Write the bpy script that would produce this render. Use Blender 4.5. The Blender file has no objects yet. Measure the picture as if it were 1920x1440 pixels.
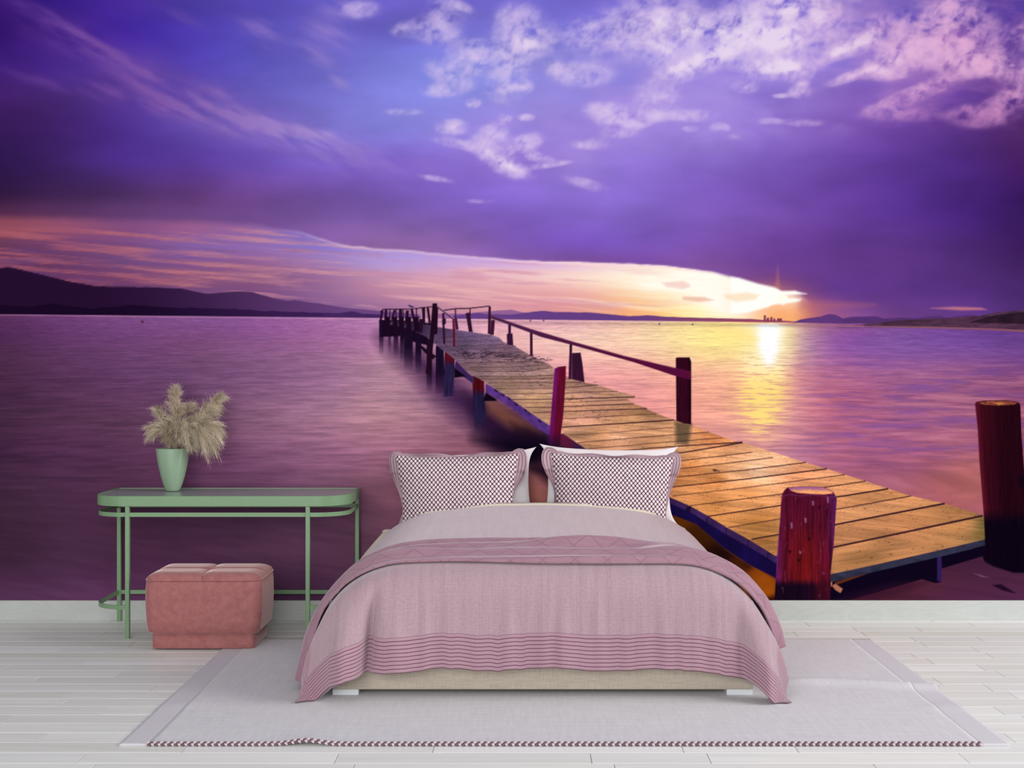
import bpy, bmesh, math, random
import numpy as np
from mathutils import Vector, Matrix

random.seed(7)
np.random.seed(7)
SC = bpy.context.scene
COL = SC.collection

# ------------------------------------------------------------------ camera, world, lights
FPX, CAMH, VPX, VPY = 2400.0, 1.40, 975.0, 698.0     # focal length in px (1920 wide), eye height, vanishing point
WALL = 3360.0 / 464.0                                # distance of the back wall (7.24 m)
cam_d = bpy.data.cameras.new('camera')
cam_d.sensor_fit = 'HORIZONTAL'
cam_d.sensor_width = 36.0
cam_d.lens = FPX / 1920.0 * 36.0
cam_d.shift_x = (960.0 - VPX) / 1920.0
cam_d.shift_y = (VPY - 720.0) / 1920.0
cam_d.clip_start = 0.05
cam_d.clip_end = 60
cam = bpy.data.objects.new('camera', cam_d)
COL.objects.link(cam)
cam.location = (0, 0, CAMH)
cam.rotation_euler = (math.radians(90), 0, 0)
SC.camera = cam

world = bpy.data.worlds.new('world')
SC.world = world
world.use_nodes = True
wbg = world.node_tree.nodes['Background']
wbg.inputs[0].default_value = (0.97, 0.985, 1.0, 1)
wbg.inputs[1].default_value = 0.40

def area_light(name, loc, target, sx, sy, power, color):
    d = bpy.data.lights.new(name, 'AREA')
    d.shape = 'RECTANGLE'; d.size = sx; d.size_y = sy
    d.energy = power; d.color = color
    o = bpy.data.objects.new(name, d)
    COL.objects.link(o)
    o.location = loc
    o.rotation_euler = (Vector(target) - Vector(loc)).to_track_quat('-Z', 'Y').to_euler()
    return o
# tall window on the right, added soft fill light behind the camera
area_light('window_daylight_right', (7.2, 3.6, 3.7), (0.2, 6.2, 0.4), 4.0, 3.4, 430, (1.0, 1.0, 1.0))
area_light('fill_light_rear', (-1.6, -1.6, 2.3), (-0.7, 6.6, 0.6), 5.5, 3.2, 325, (1.0, 1.0, 1.0))

vs = SC.view_settings
vs.view_transform = 'Standard'
vs.look = 'None'
vs.gamma = 1.0
vs.exposure = 0.0
vs.use_curve_mapping = False
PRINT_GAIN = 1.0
PRINT_X, PRINT_E = [-2.8, -1.7, 0.0, 1.4, 2.7], [0.90, 0.96, 1.05, 1.17, 1.34]     # wall light across the width, divided out of the print colour

# ------------------------------------------------------------------ helpers
def srgb(c):
    c = np.asarray(c, dtype=np.float64) / 255.0
    return np.where(c <= 0.04045, c / 12.92, ((c + 0.055) / 1.055) ** 2.4)
def col4(r, g, b):
    v = srgb((r, g, b)); return (float(v[0]), float(v[1]), float(v[2]), 1.0)

def link(o, parent=None):
    COL.objects.link(o)
    if parent is not None: o.parent = parent
    return o
def thing(name, label, cat, loc=(0, 0, 0), rotz=0.0, group=None):
    o = bpy.data.objects.new(name, None)
    o.empty_display_size = 0.05
    link(o); o.location = loc; o.rotation_euler = (0, 0, rotz)
    o['label'] = label; o['category'] = cat
    if group: o['group'] = group
    return o
def mesh_np(name, V, F, smooth=True):
    """mesh from numpy arrays, F of quads (n,4) or tris (n,3)"""
    V = np.asarray(V, dtype=np.float32); F = np.asarray(F, dtype=np.int32)
    me = bpy.data.meshes.new(name)
    n, k = F.shape
    me.vertices.add(len(V)); me.vertices.foreach_set('co', V.ravel())
    me.loops.add(n * k); me.loops.foreach_set('vertex_index', F.ravel())
    me.polygons.add(n)
    me.polygons.foreach_set('loop_start', np.arange(0, n * k, k, dtype=np.int32))
    if smooth: me.polygons.foreach_set('use_smooth', np.ones(n, dtype=bool))
    me.update(calc_edges=True)
    return me
def obj(name, me, mat=None, parent=None, label=None):
    o = bpy.data.objects.new(name, me)
    if mat is not None and len(me.materials) == 0: me.materials.append(mat)
    link(o, parent)
    if label: o['label'] = label
    return o
def bm_obj(name, bm, mat=None, parent=None, smooth=False, label=None):
    bmesh.ops.recalc_face_normals(bm, faces=bm.faces)
    me = bpy.data.meshes.new(name)
    bm.to_mesh(me); bm.free()
    if smooth:
        me.polygons.foreach_set('use_smooth', np.ones(len(me.polygons), dtype=bool))
    return obj(name, me, mat, parent, label)
def box_bm(x0, x1, y0, y1, z0, z1, bevel=0.0, seg=2):
    bm = bmesh.new()
    bmesh.ops.create_cube(bm, size=1.0)
    for v in bm.verts:
        v.co = ((x0 + x1) / 2 + v.co.x * (x1 - x0), (y0 + y1) / 2 + v.co.y * (y1 - y0), (z0 + z1) / 2 + v.co.z * (z1 - z0))
    if bevel > 0:
        bmesh.ops.bevel(bm, geom=list(bm.edges), offset=bevel, segments=seg, profile=0.5, affect='EDGES')
    return bm
def grid_faces(nu, nv, off=0):
    i, j = np.meshgrid(np.arange(nu - 1), np.arange(nv - 1), indexing='ij')
    a = off + i * nv + j
    return np.stack([a, a + nv, a + nv + 1, a + 1], -1).reshape(-1, 4)
def set_uv(me, U, Vv):
    """per-vertex uv"""
    li = np.empty(len(me.loops), dtype=np.int32); me.loops.foreach_get('vertex_index', li)
    uv = me.uv_layers.new(name='UVMap')
    d = np.stack([np.asarray(U).ravel()[li], np.asarray(Vv).ravel()[li]], -1).astype(np.float32)
    uv.data.foreach_set('uv', d.ravel())
def sstep(a, b, x):
    t = np.clip((x - a) / (b - a), 0, 1)
    return t * t * (3 - 2 * t)

# lattice value noise
_LAT = np.random.RandomState(11).rand(256, 256)
def vnoise(u, v, seed=0):
    u = np.asarray(u, dtype=np.float64) + seed * 17.31; v = np.asarray(v, dtype=np.float64) + seed * 9.77
    iu = np.floor(u).astype(np.int64); iv = np.floor(v).astype(np.int64)
    fu = u - iu; fv = v - iv
    fu = fu * fu * fu * (fu * (fu * 6 - 15) + 10); fv = fv * fv * fv * (fv * (fv * 6 - 15) + 10)
    a = _LAT[iu & 255, iv & 255]; b = _LAT[(iu + 1) & 255, iv & 255]
    c = _LAT[iu & 255, (iv + 1) & 255]; d = _LAT[(iu + 1) & 255, (iv + 1) & 255]
    return (a * (1 - fu) + b * fu) * (1 - fv) + (c * (1 - fu) + d * fu) * fv
def fbm(u, v, oct=4, seed=0, gain=0.5):
    s = 0; a = 1.0; tot = 0
    for k in range(oct):
        s = s + a * vnoise(u * 2 ** k, v * 2 ** k, seed + k * 3); tot += a; a *= gain
    return s / tot

# ------------------------------------------------------------------ node materials
class NT:
    def __init__(self, name, rough=0.6, spec=0.5):
        self.m = bpy.data.materials.new(name); self.m.use_nodes = True
        self.t = self.m.node_tree; self.n = self.t.nodes
        self.b = self.n['Principled BSDF']
        self.b.inputs['Roughness'].default_value = rough
        self.b.inputs['Specular IOR Level'].default_value = spec
    def node(self, typ, **kw):
        nd = self.n.new(typ)
        for k, v in kw.items(): setattr(nd, k, v)
        return nd
    def put(self, sock, v):
        if isinstance(v, bpy.types.NodeSocket): self.t.links.new(v, sock)
        else: sock.default_value = v
    def math(self, op, a, b=0.0, c=None):
        nd = self.node('ShaderNodeMath', operation=op)
        self.put(nd.inputs[0], a); self.put(nd.inputs[1], b)
        if c is not None: self.put(nd.inputs[2], c)
        return nd.outputs[0]
    def mix(self, f, a, b, blend='MIX'):
        nd = self.node('ShaderNodeMix', data_type='RGBA', blend_type=blend)
        self.put(nd.inputs['Factor'], f); self.put(nd.inputs[6], a); self.put(nd.inputs[7], b)
        return nd.outputs[2]
    def maprange(self, v, a, b, c=0.0, d=1.0, smooth=True):
        nd = self.node('ShaderNodeMapRange', interpolation_type='SMOOTHSTEP' if smooth else 'LINEAR')
        self.put(nd.inputs[0], v); nd.inputs[1].default_value = a; nd.inputs[2].default_value = b
        nd.inputs[3].default_value = c; nd.inputs[4].default_value = d
        return nd.outputs[0]
    def coord(self, kind='Object'):
        if not hasattr(self, '_tc'): self._tc = self.node('ShaderNodeTexCoord')
        return self._tc.outputs[kind]
    def mapping(self, vec, scale=(1, 1, 1), loc=(0, 0, 0), rot=(0, 0, 0)):
        nd = self.node('ShaderNodeMapping')
        self.put(nd.inputs[0], vec)
        nd.inputs[1].default_value = loc; nd.inputs[2].default_value = rot; nd.inputs[3].default_value = scale
        return nd.outputs[0]
    def noise(self, vec, scale=5, detail=3, rough=0.5, dist=0.0):
        nd = self.node('ShaderNodeTexNoise')
        self.put(nd.inputs['Vector'], vec); nd.inputs['Scale'].default_value = scale
        nd.inputs['Detail'].default_value = detail; nd.inputs['Roughness'].default_value = rough
        nd.inputs['Distortion'].default_value = dist
        return nd.outputs[0]
    def sep(self, vec):
        nd = self.node('ShaderNodeSeparateXYZ'); self.put(nd.inputs[0], vec); return nd.outputs
    def comb(self, x, y, z=0.0):
        nd = self.node('ShaderNodeCombineXYZ')
        for i, v in enumerate((x, y, z)): self.put(nd.inputs[i], v)
        return nd.outputs[0]
    def rand(self):
        return self.node('ShaderNodeObjectInfo').outputs['Random']
    def bump(self, h, strength=0.2, dist=0.01):
        nd = self.node('ShaderNodeBump'); nd.inputs['Strength'].default_value = strength
        nd.inputs['Distance'].default_value = dist; self.put(nd.inputs['Height'], h)
        self.put(self.b.inputs['Normal'], nd.outputs[0])
    def color(self, c): self.put(self.b.inputs['Base Color'], c); return self
    def sheen(self, w, tint=(1, 1, 1, 1), r=0.4):
        self.b.inputs['Sheen Weight'].default_value = w
        self.b.inputs['Sheen Tint'].default_value = tint
        self.b.inputs['Sheen Roughness'].default_value = r

# ================================================================== room shell
m = NT('painted_wall', 0.85, 0.2); m.color(col4(228, 228, 224)); M_WALL = m.m
wall = bm_obj('wall_back', box_bm(-3.75, 3.75, WALL, WALL + 0.12, 0, 3.88), M_WALL)
wall['kind'] = 'structure'

def wood_white(name, base, dark, grain_axis_scale, rough):
    m = NT(name, rough, 0.35)
    r = m.rand()
    v = m.mapping(m.coord('Object'), grain_axis_scale)
    off = m.node('ShaderNodeVectorMath', operation='ADD')
    m.put(off.inputs[0], v); m.put(off.inputs[1], m.comb(m.math('MULTIPLY', r, 37.0), m.math('MULTIPLY', r, 91.0), 0.0))
    n1 = m.noise(off.outputs[0], 1.0, 5, 0.6, 0.6)
    n2 = m.noise(off.outputs[0], 0.23, 3, 0.5, 1.2)
    f = m.maprange(m.math('ADD', m.math('MULTIPLY', n1, 0.5), m.math('MULTIPLY', n2, 0.6)), 0.35, 0.78)
    c = m.mix(f, base, dark)
    hsv = m.node('ShaderNodeHueSaturation')
    m.put(hsv.inputs['Color'], c)
    m.put(hsv.inputs['Value'], m.maprange(r, 0, 1, 0.96, 1.04, smooth=False))
    m.put(hsv.inputs['Saturation'], m.maprange(m.math('FRACT', m.math('MULTIPLY', r, 7.3)), 0, 1, 0.35, 1.25, smooth=False))
    m.color(hsv.outputs[0])
    m.bump(n1, 0.04, 0.004)
    return m.m
M_FLOOR = wood_white('whitewashed_planks', col4(236, 237, 233), col4(222, 222, 216), (1.6, 26, 26), 0.42)
M_GAP = NT('plank_gap', 0.9, 0.1).color(col4(150, 150, 144)).m

PW, PY0, PLEN = 0.1297, 4.582, 0.926         # plank width, a joint line, plank length
fl = bm_obj('floor', box_bm(-4.1, 4.1, -1.2, WALL, -0.06, -0.010), M_GAP)
fl['kind'] = 'structure'
# short joints read off the photo: x, y of the middle of each joint (px)
JT = [(152,1421),(631,1421),(1108,1421),(1329,1421),(1807,1421),(344.8,1405),(1494,1405.5),(80.6,1382.5),(0,0),(14.4,1348.5),(194.7,1332),(126.9,1302.4),(289,1288.2),(66.9,1275.4),(224.1,1263),(13.1,1250.6),(374.4,1251),(164,1239),(307.5,1228.7),(109.4,1217.8),(248.8,1207.5),(58.3,1197.5),(193.8,1188.5),(11.3,1179),(143.5,1170.5),
      (1751.9,1096+70),(1514.1,1171),(1720.9,1178.8),(1820.9,1171.2),(1617.8,1187.8),(1836.9,1197.8),(1730.6,1207.5),(1854.4,1228),(1743,1239),(1874.4,1263),(1755.4,1275.4),(1897.8,1302.5),(1915,1342),(1643.8,1440)]
rows = {}
for (jx, jy) in JT:
    if jy < 1100: continue
    Y = 3360.0 / (jy - VPY); k = math.floor((Y - PY0) / PW)
    rows.setdefault(k, []).append((jx - VPX) * Y / FPX)
K0, K1 = -5, int(math.ceil((WALL - PY0) / PW))
plank_cache = {}
rng = random.Random(4)
def plank_mesh(L, w):
    key = (round(L, 3), round(w, 3))
    if key not in plank_cache:
        g = 0.0011
        bm = bmesh.new()
        x0, x1, y0, y1 = g, L - g, g, w - g; b = 0.0012; zt = 0.0
        lo = [bm.verts.new((x, y, -0.010)) for x, y in ((x0, y0), (x1, y0), (x1, y1), (x0, y1))]
        mi = [bm.verts.new((x, y, zt - b)) for x, y in ((x0, y0), (x1, y0), (x1, y1), (x0, y1))]
        hi = [bm.verts.new((x, y, zt)) for x, y in ((x0 + b, y0 + b), (x1 - b, y0 + b), (x1 - b, y1 - b), (x0 + b, y1 - b))]
        for A, B in ((lo, mi), (mi, hi)):
            for i in range(4): bm.faces.new((A[i], A[(i + 1) % 4], B[(i + 1) % 4], B[i]))
        bm.faces.new(hi)
        me = bpy.data.meshes.new('plank'); bmesh.ops.recalc_face_normals(bm, faces=bm.faces); bm.to_mesh(me); bm.free()
        me.materials.append(M_FLOOR); plank_cache[key] = me
    return plank_cache[key]
XL, XR = -3.72, 3.72
for k in range(K0, K1):
    y0 = PY0 + k * PW; w = min(PW, WALL - 0.002 - y0)
    if w < 0.02: continue
    js = sorted(rows.get(k, []))
    if not js: js = [rng.uniform(-0.4, 0.4)]
    full = []
    x = js[0]
    while x > XL: full.append(x); x -= PLEN
    for a, b in zip(js[:-1], js[1:]):
        x = a + PLEN
        while x < b - 0.25: full.append(x); x += PLEN
        full.append(b)
    x = js[-1] + PLEN
    while x < XR: full.append(x); x += PLEN
    full = [XL] + sorted(full) + [XR]
    for a, b in zip(full[:-1], full[1:]):
        if b - a < 0.03: continue
        o = bpy.data.objects.new('plank', plank_mesh(b - a, w)); link(o, fl); o.location = (a, y0, 0)
# boards nearer than the picture's lower edge
bm = bmesh.new()
for k in range(int((-1.2 - PY0) / PW), K0):
    y0 = PY0 + k * PW; x = XL + rng.uniform(-0.9, 0)
    while x < XR:
        a, b = max(x, XL) + 0.001, min(x + PLEN, XR) - 0.001
        if b > a: bm.faces.new([bm.verts.new(p) for p in ((a, y0 + 0.001, 0), (b, y0 + 0.001, 0), (b, y0 + PW - 0.001, 0), (a, y0 + PW - 0.001, 0))])
        x += PLEN
o = bm_obj('floorboards', bm, M_FLOOR, fl); o['kind'] = 'stuff'

m = NT('baseboard_wood', 0.55, 0.3)
co = m.coord('Object'); v = m.mapping(co, (1.1, 1, 9.0))
n = m.noise(m.mapping(co, (2.2, 1, 16.0)), 4.0, 5, 0.6, 2.0); n2 = m.noise(m.mapping(co, (1.0, 1, 3.0)), 2.0, 2, 0.5)
ring = m.math('SINE', m.math('MULTIPLY', n2, 90.0))
m.color(m.mix(m.math('ADD', m.math('MULTIPLY', n, 0.8), m.math('MULTIPLY', ring, 0.10)), col4(197, 200, 197), col4(178, 180, 176)))
BBH = CAMH - (1126.2 - VPY) * (WALL - 0.016) / FPX
bb = bm_obj('baseboard_back', box_bm(-3.72, 3.72, WALL - 0.016, WALL - 0.0021, 0, BBH, 0.0015, 1), m.m)
bb['kind'] = 'structure'

# ================================================================== rug
RX0, RX1, RY0, RY1, RT = -1.50, 1.833, 4.790, 6.69, 0.007
m = NT('rug_weave', 0.95, 0.1)
sx, sy, sz = m.sep(m.coord('Object'))[:3]
wx = m.math('SINE', m.math('MULTIPLY', sx, 2 * math.pi / 0.0135)); wy = m.math('SINE', m.math('MULTIPLY', sy, 2 * math.pi / 0.019))
wf = m.math('MULTIPLY', wx, wy)
n = m.noise(m.mapping(m.coord('Object'), (60, 6, 1)), 1.0, 4, 0.6)
n2 = m.noise(m.mapping(m.coord('Object'), (5, 40, 1)), 1.0, 4, 0.6)
f = m.math('ADD', m.math('MULTIPLY', wf, 0.22), m.math('ADD', m.math('MULTIPLY', n, 0.5), m.math('MULTIPLY', n2, 0.4)))
m.color(m.mix(m.maprange(f, 0.1, 0.85, smooth=False), col4(190, 185, 190), col4(223, 221, 224)))
m.bump(f, 0.35, 0.004); m.sheen(0.15)
M_RUG = m.m
m = NT('rug_hem', 0.95, 0.1)
f = m.noise(m.mapping(m.coord('Object'), (220, 160, 1)), 1.0, 2, 0.6)
m.color(m.mix(f, col4(196, 191, 197), col4(216, 213, 218))); m.bump(f, 0.2, 0.003)
M_HEM = m.m

def rug_z(x, y):
    z = 0.020 * np.exp(-((y - (5.72 - 0.05 * (x - 1.2) + 0.03 * np.sin(x * 6))) / 0.045) ** 2) * sstep(1.02, 1.25, x)            # crease on the right
    z = z + 0.013 * np.exp(-(((x + 0.80) / 0.07) ** 2 + ((y - RY0) / 0.10) ** 2)) * (y < 5.3)                                          # curl on the front edge
    z = z + 0.006 * np.exp(-(((y - 5.33) / 0.07) ** 2)) * sstep(1.6, 1.8, x) + 0.005 * np.exp(-(((x + 1.42) / 0.08) ** 2 + ((y - 5.35) / 0.08) ** 2))
    return z
def rug_patch(name, x0, x1, y0, y1, lift, mat, parent, nx, ny):
    xs = np.linspace(x0, x1, nx); ys = np.linspace(y0, y1, ny)
    X, Y = np.meshgrid(xs, ys, indexing='ij'); Z = RT + lift + rug_z(X, Y)
    n = nx * ny
    V = np.concatenate([np.stack([X, Y, Z], -1).reshape(-1, 3), np.stack([X, Y, np.maximum(Z - RT, 0.0004)], -1).reshape(-1, 3)])
    F = [grid_faces(nx, ny)]
    F.append(grid_faces(nx, ny, n)[:, ::-1])
    idx = np.arange(n).reshape(nx, ny)
    for e in (idx[:, 0], idx[::-1, -1], idx[0, ::-1], idx[-1, :]):
        F.append(np.stack([e[:-1], e[:-1] + n, e[1:] + n, e[1:]], -1))
    me = mesh_np(name, V, np.concatenate(F), smooth=True)
    o = obj(name, me, mat, parent)
    return o
rug = thing('area_rug', 'large pale mauve grey flatweave rug under the bed on the white plank floor', 'rug', ((RX0 + RX1) / 2, RY0, 0))
def unshift(o):
    o.location = -Vector(o.parent.location); return o
unshift(rug_patch('field', RX0 + 0.104, RX1 - 0.104, RY0 + 0.016, RY1, 0.0012, M_RUG, rug, 160, 110))
unshift(rug_patch('hem', RX0, RX0 + 0.104, RY0, RY1, 0.0, M_HEM, rug, 14, 90))
unshift(rug_patch('hem', RX1 - 0.104, RX1, RY0, RY1, 0.0, M_HEM, rug, 14, 90))
# braided front edge: two rows of fat stitches
def stitches(x0, x1, pitch, r, ydy, zz, tilt):
    bm0 = bmesh.new(); bmesh.ops.create_icosphere(bm0, subdivisions=1, radius=1.0)
    bv = np.array([v.co[:] for v in bm0.verts]); bf = np.array([[v.index for v in f.verts] for f in bm0.faces]); bm0.free()
    V, F, T = [], [], []; off = 0
    xs = np.arange(x0, x1, pitch)
    for j, x in enumerate(xs):
        for s, (dy, dz, tl) in enumerate(((0.000, 0.0105, tilt), (-0.005, 0.0046, -tilt))):
            P = bv * np.array([r * 1.15, r * 0.85, r * 0.62]); c, sn = math.cos(tl), math.sin(tl)
            Q = np.stack([P[:, 0] * c - P[:, 2] * sn, P[:, 1], P[:, 0] * sn + P[:, 2] * c], -1)
            xx = x + s * pitch / 2
            Q = Q + np.array([xx, RY0 + ydy + dy, zz + dz + float(rug_z(np.array(xx), np.array(RY0)))])
            V.append(Q); F.append(bf + off); off += len(bv); T.append(np.full(len(bv), ((j + s) % 2) * 1.0))
    return np.concatenate(V), np.concatenate(F), np.concatenate(T)
m = NT('braid_cord', 0.9, 0.1)
tn = m.node('ShaderNodeAttribute', attribute_name='tone').outputs['Fac']
m.color(m.mix(tn, col4(206, 190, 196), col4(112, 88, 98))); M_BRAID = m.m
V, F, T = stitches(RX0 + 0.106, RX1 - 0.106, 0.0125, 0.0080, 0.006, 0.0015, 0.5)
me = mesh_np('braided_edge', V, F); ta = me.attributes.new('tone', 'FLOAT', 'POINT'); ta.data.foreach_set('value', T.astype(np.float32))
o = unshift(obj('braided_edge', me, M_BRAID, rug, 'braided mauve and white cord along the front edge')); o['kind'] = 'stuff'

# ================================================================== bed
BX = 0.0975
BW = 0.9075
bed = thing('bed', 'low beige fabric double bed standing on the rug against the mural', 'bed', (BX, 6.37, 0))
m = NT('beige_linen', 0.9, 0.15)
ob = m.coord('Object')
n1 = m.noise(m.mapping(ob, (420, 420, 14)), 1.0, 2, 0.6); n2 = m.noise(m.mapping(ob, (14, 14, 420)), 1.0, 2, 0.6)
f = m.math('ADD', m.math('MULTIPLY', n1, 0.5), m.math('MULTIPLY', n2, 0.5))
m.color(m.mix(m.maprange(f, 0.3, 0.7), col4(172, 160, 145), col4(202, 191, 175))); m.bump(f, 0.15, 0.002); M_LINEN = m.m
M_FOOT = NT('white_lacquer', 0.35, 0.5).color(col4(226, 230, 233)).m
M_MATT = NT('mattress_ticking', 0.9, 0.1).color(col4(224, 220, 214)).m
BYF, BYB = 5.512, WALL - 0.03
def bedpart(name, bm, mat, smooth=False): return unshift(bm_obj(name, bm, mat, bed, smooth))
bedpart('base', box_bm(BX - BW, BX + BW, BYF, BYB, 0.0330, 0.29, 0.006, 2), M_LINEN)
for fx in (BX - BW + 0.002, BX + BW - 0.114):
    for fy in (BYF + 0.004, BYB - 0.15):
        bedpart('foot', box_bm(fx, fx + 0.112, fy, fy + 0.11, 0.0085, 0.0330, 0.002, 1), M_FOOT)
bedpart('mattress', box_bm(BX - 0.76, BX + 0.76, BYF + 0.05, BYB - 0.01, 0.29, 0.485, 0.06, 4), M_MATT, True)

# ---- cloth mapping: s = distance across the bed, t = distance from the head towards the foot
HEADY, CA, CL = 6.885, 0.885, 1.428
dd = np.linspace(-0.6, 1.0, 1601)
def prof(lo, hi, tmax):
    th = math.radians(tmax) * sstep(lo, hi, dd)
    h = np.cumsum(np.cos(th)) * 0.001; g = np.cumsum(np.sin(th)) * 0.001
    i0 = np.searchsorted(dd, 0.0)
    return h, g
HS, GS = prof(-0.40, 0.40, 80)
HF, GF = prof(-0.17, 0.13, 86)
def cloth(s, t, fold=1.0):
    s = s * (1 - 0.13 * (1 - sstep(0.0, 0.42, t)) * sstep(0.6, 1.1, np.abs(s)))       # the sides are tucked in towards the head
    p = np.abs(s) - CA; q = t - CL
    sg = np.sign(s)
    hs = np.interp(p, dd, HS) - 0.6; gs = np.interp(p, dd, GS)
    hf = np.interp(q, dd, HF) - 0.6; gf = np.interp(q, dd, GF)
    lat = np.where(p < -0.59, np.abs(s), CA + hs)
    lon = np.where(q < -0.59, t, CL + hf)
    drop = (gs ** 1.5 + gf ** 1.5) ** (1 / 1.5)
    top = 0.672 - 0.108 * np.clip(t / CL, 0, 1.1) + 0.012 - (0.075 - 0.060 * np.clip(t / CL, 0, 1)) * (np.minimum(np.abs(s), 0.95) / 0.80) ** 2.2
    x = BX + sg * lat; y = HEADY - lon; z = top - drop
    hang = sstep(0.0, 0.33, q)
    # soft vertical folds of the front drop
    y = y - fold * hang * (0.030 * (fbm(s * 5 + 9, t * 0.8, 3, 5) - 0.5) + 0.022 * (fbm(s * 13 + 2, t * 1.2, 2, 6) - 0.5))
    z = z + fold * hang * (0.022 * (fbm(s * 6 + 1, t * 0.5, 3, 8) - 0.5) + 0.014 * (fbm(s * 15 + 4, t * 0.5, 2, 9) - 0.5))
    # creases where the corners break away
    crL = np.exp(-((s + 0.735 + 0.10 * (q - 0.2)) / 0.022) ** 2); crR = np.exp(-((s - 0.86 - 0.1 * (q - 0.2)) / 0.045) ** 2)
    y = y + fold * sstep(-0.02, 0.26, q) * (0.075 * crL + 0.040 * crR)
    bulL = np.exp(-((s + 0.86) / 0.10) ** 2) + 0.35 * np.exp(-((s + 0.64) / 0.06) ** 2); bulR = np.exp(-((s - 1.00) / 0.10) ** 2)
    y = y - fold * sstep(0.0, 0.30, q) * (0.105 * bulL + 0.065 * bulR)
    # the corner tips kick outwards
    tip = sstep(0.05, 0.36, p) * sstep(0.05, 0.36, q)
    x = x + sg * 0.02 * tip; y = y - 0.05 * tip
    # side drop folds
    side = sstep(0.05, 0.35, p)
    x = x + fold * sg * side * (0.018 * np.sin(t * 13 + 0.5 * sg) + 0.012 * np.sin(t * 27)) * (1 - tip)
    # general softness of the top
    z = z + 0.010 * (fbm(s * 3.0 + 3, t * 3.0 + 7, 3, 15) - 0.5) * (1 - hang)
    z = np.maximum(z, 0.016)
    return np.stack([x, y, z], -1)
def cloth_normals(P):
    du = np.gradient(P, axis=0); dv = np.gradient(P, axis=1)
    n = np.cross(du, dv); n /= (np.linalg.norm(n, axis=-1, keepdims=True) + 1e-9)
    return n
def cloth_obj(name, S, T, mat, thick, parent=None, offs=0.0, fold=1.0, label=None, origin=(BX, 6.2, 0.5)):
    P = cloth(S, T, fold)
    N = cloth_normals(P)
    N = np.where(N[..., 2:3].mean() < 0, -N, N)
    P = P + N * (offs if np.ndim(offs) == 0 else np.asarray(offs)[..., None])
    nu, nv = S.shape; n = nu * nv
    idx = np.arange(n).reshape(nu, nv)
    B = P - N * thick
    B[..., 2] = np.maximum(B[..., 2], 0.0125); P[..., 2] = np.maximum(P[..., 2], B[..., 2] + 0.003)
    V = np.concatenate([P.reshape(-1, 3), B.reshape(-1, 3)]) - np.array(origin)
    F = [grid_faces(nu, nv), grid_faces(nu, nv, n)[:, ::-1]]
    for e in (idx[:, 0], idx[::-1, -1], idx[0, ::-1], idx[-1, :]):
        F.append(np.stack([e[:-1], e[:-1] + n, e[1:] + n, e[1:]], -1))
    F = np.concatenate(F)
    # outward orientation
    a = V[F[0, 1]] - V[F[0, 0]]; b = V[F[0, 3]] - V[F[0, 0]]
    if np.cross(a, b)[2] < 0: F = F[:, ::-1]
    me = mesh_np(name, V, F)
    set_uv(me, np.concatenate([S.ravel()] * 2), np.concatenate([T.ravel()] * 2))
    o = obj(name, me, mat, parent)
    o.location = origin
    if parent is not None: o.location = Vector(origin) - Vector(parent.location)
    return o
DW, DT = 1.255, CL + 0.378                       # half width and length of the duvet
def weave(m, u, v, per, sharp=0.0):
    a = m.math('SINE', m.math('MULTIPLY', m.math('ADD', u, v), 2 * math.pi / per))
    b = m.math('SINE', m.math('MULTIPLY', m.math('SUBTRACT', u, v), 2 * math.pi / per))
    return m.math('MULTIPLY', a, b)
m = NT('mauve_duvet_weave', 0.92, 0.1)
u, v = m.sep(m.coord('UV'))[:2]
wv = weave(m, u, v, 0.0135)
sl = m.noise(m.comb(m.math('MULTIPLY', u, 34.0), m.math('MULTIPLY', v, 2.0)), 1.0, 3, 0.6)
sl2 = m.noise(m.comb(m.math('MULTIPLY', u, 90.0), m.math('MULTIPLY', v, 90.0)), 1.0, 2, 0.6)
f = m.math('ADD', m.math('MULTIPLY', wv, 0.42), m.math('ADD', m.math('MULTIPLY', m.math('SUBTRACT', sl, 0.5), 0.6), m.math('MULTIPLY', m.math('SUBTRACT', sl2, 0.5), 0.5)))
c = m.mix(m.maprange(f, -0.6, 0.6, smooth=False), col4(143, 108, 120), col4(197, 173, 181))
eu = m.math('SUBTRACT', DW, m.math('ABSOLUTE', u)); ev = m.math('SUBTRACT', DT, v)
e = m.math('MINIMUM', eu, ev)
inb = m.math('LESS_THAN', e, 0.150)
ph = m.math('FRACT', m.math('DIVIDE', e, 0.0165))
ln = m.math('LESS_THAN', ph, 0.22); ln2 = m.math('LESS_THAN', m.math('ABSOLUTE', m.math('SUBTRACT', ph, 0.36)), 0.09)
bandc = m.mix(m.maprange(weave(m, u, v, 0.0110), -0.6, 0.6, smooth=False), col4(150, 110, 126), col4(192, 160, 171))
bandc = m.mix(m.math('MULTIPLY', ln, 0.9), bandc, col4(106, 66, 84))
bandc = m.mix(m.math('MULTIPLY', ln2, 0.8), bandc, col4(178, 138, 152))
c = m.mix(inb, c, bandc)
m.color(c); m.sheen(0.55, (1, 0.96, 0.98, 1), 0.45)
hgt = m.math('ADD', m.math('MULTIPLY', wv, 0.35), m.math('MULTIPLY', m.math('MULTIPLY', ln, inb), -1.2))
m.bump(hgt, 0.5, 0.0035)
M_DUVET = m.m
S, T = np.meshgrid(np.linspace(-DW, DW, 251), np.linspace(0, DT, 185), indexing='ij')
thin = np.ones_like(S)
duvet = cloth_obj('duvet', S, T, M_DUVET, 0.016)
duvet['label'] = 'mauve woven duvet with striped border draped over the bed to the rug'
duvet['category'] = 'duvet'

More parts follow.
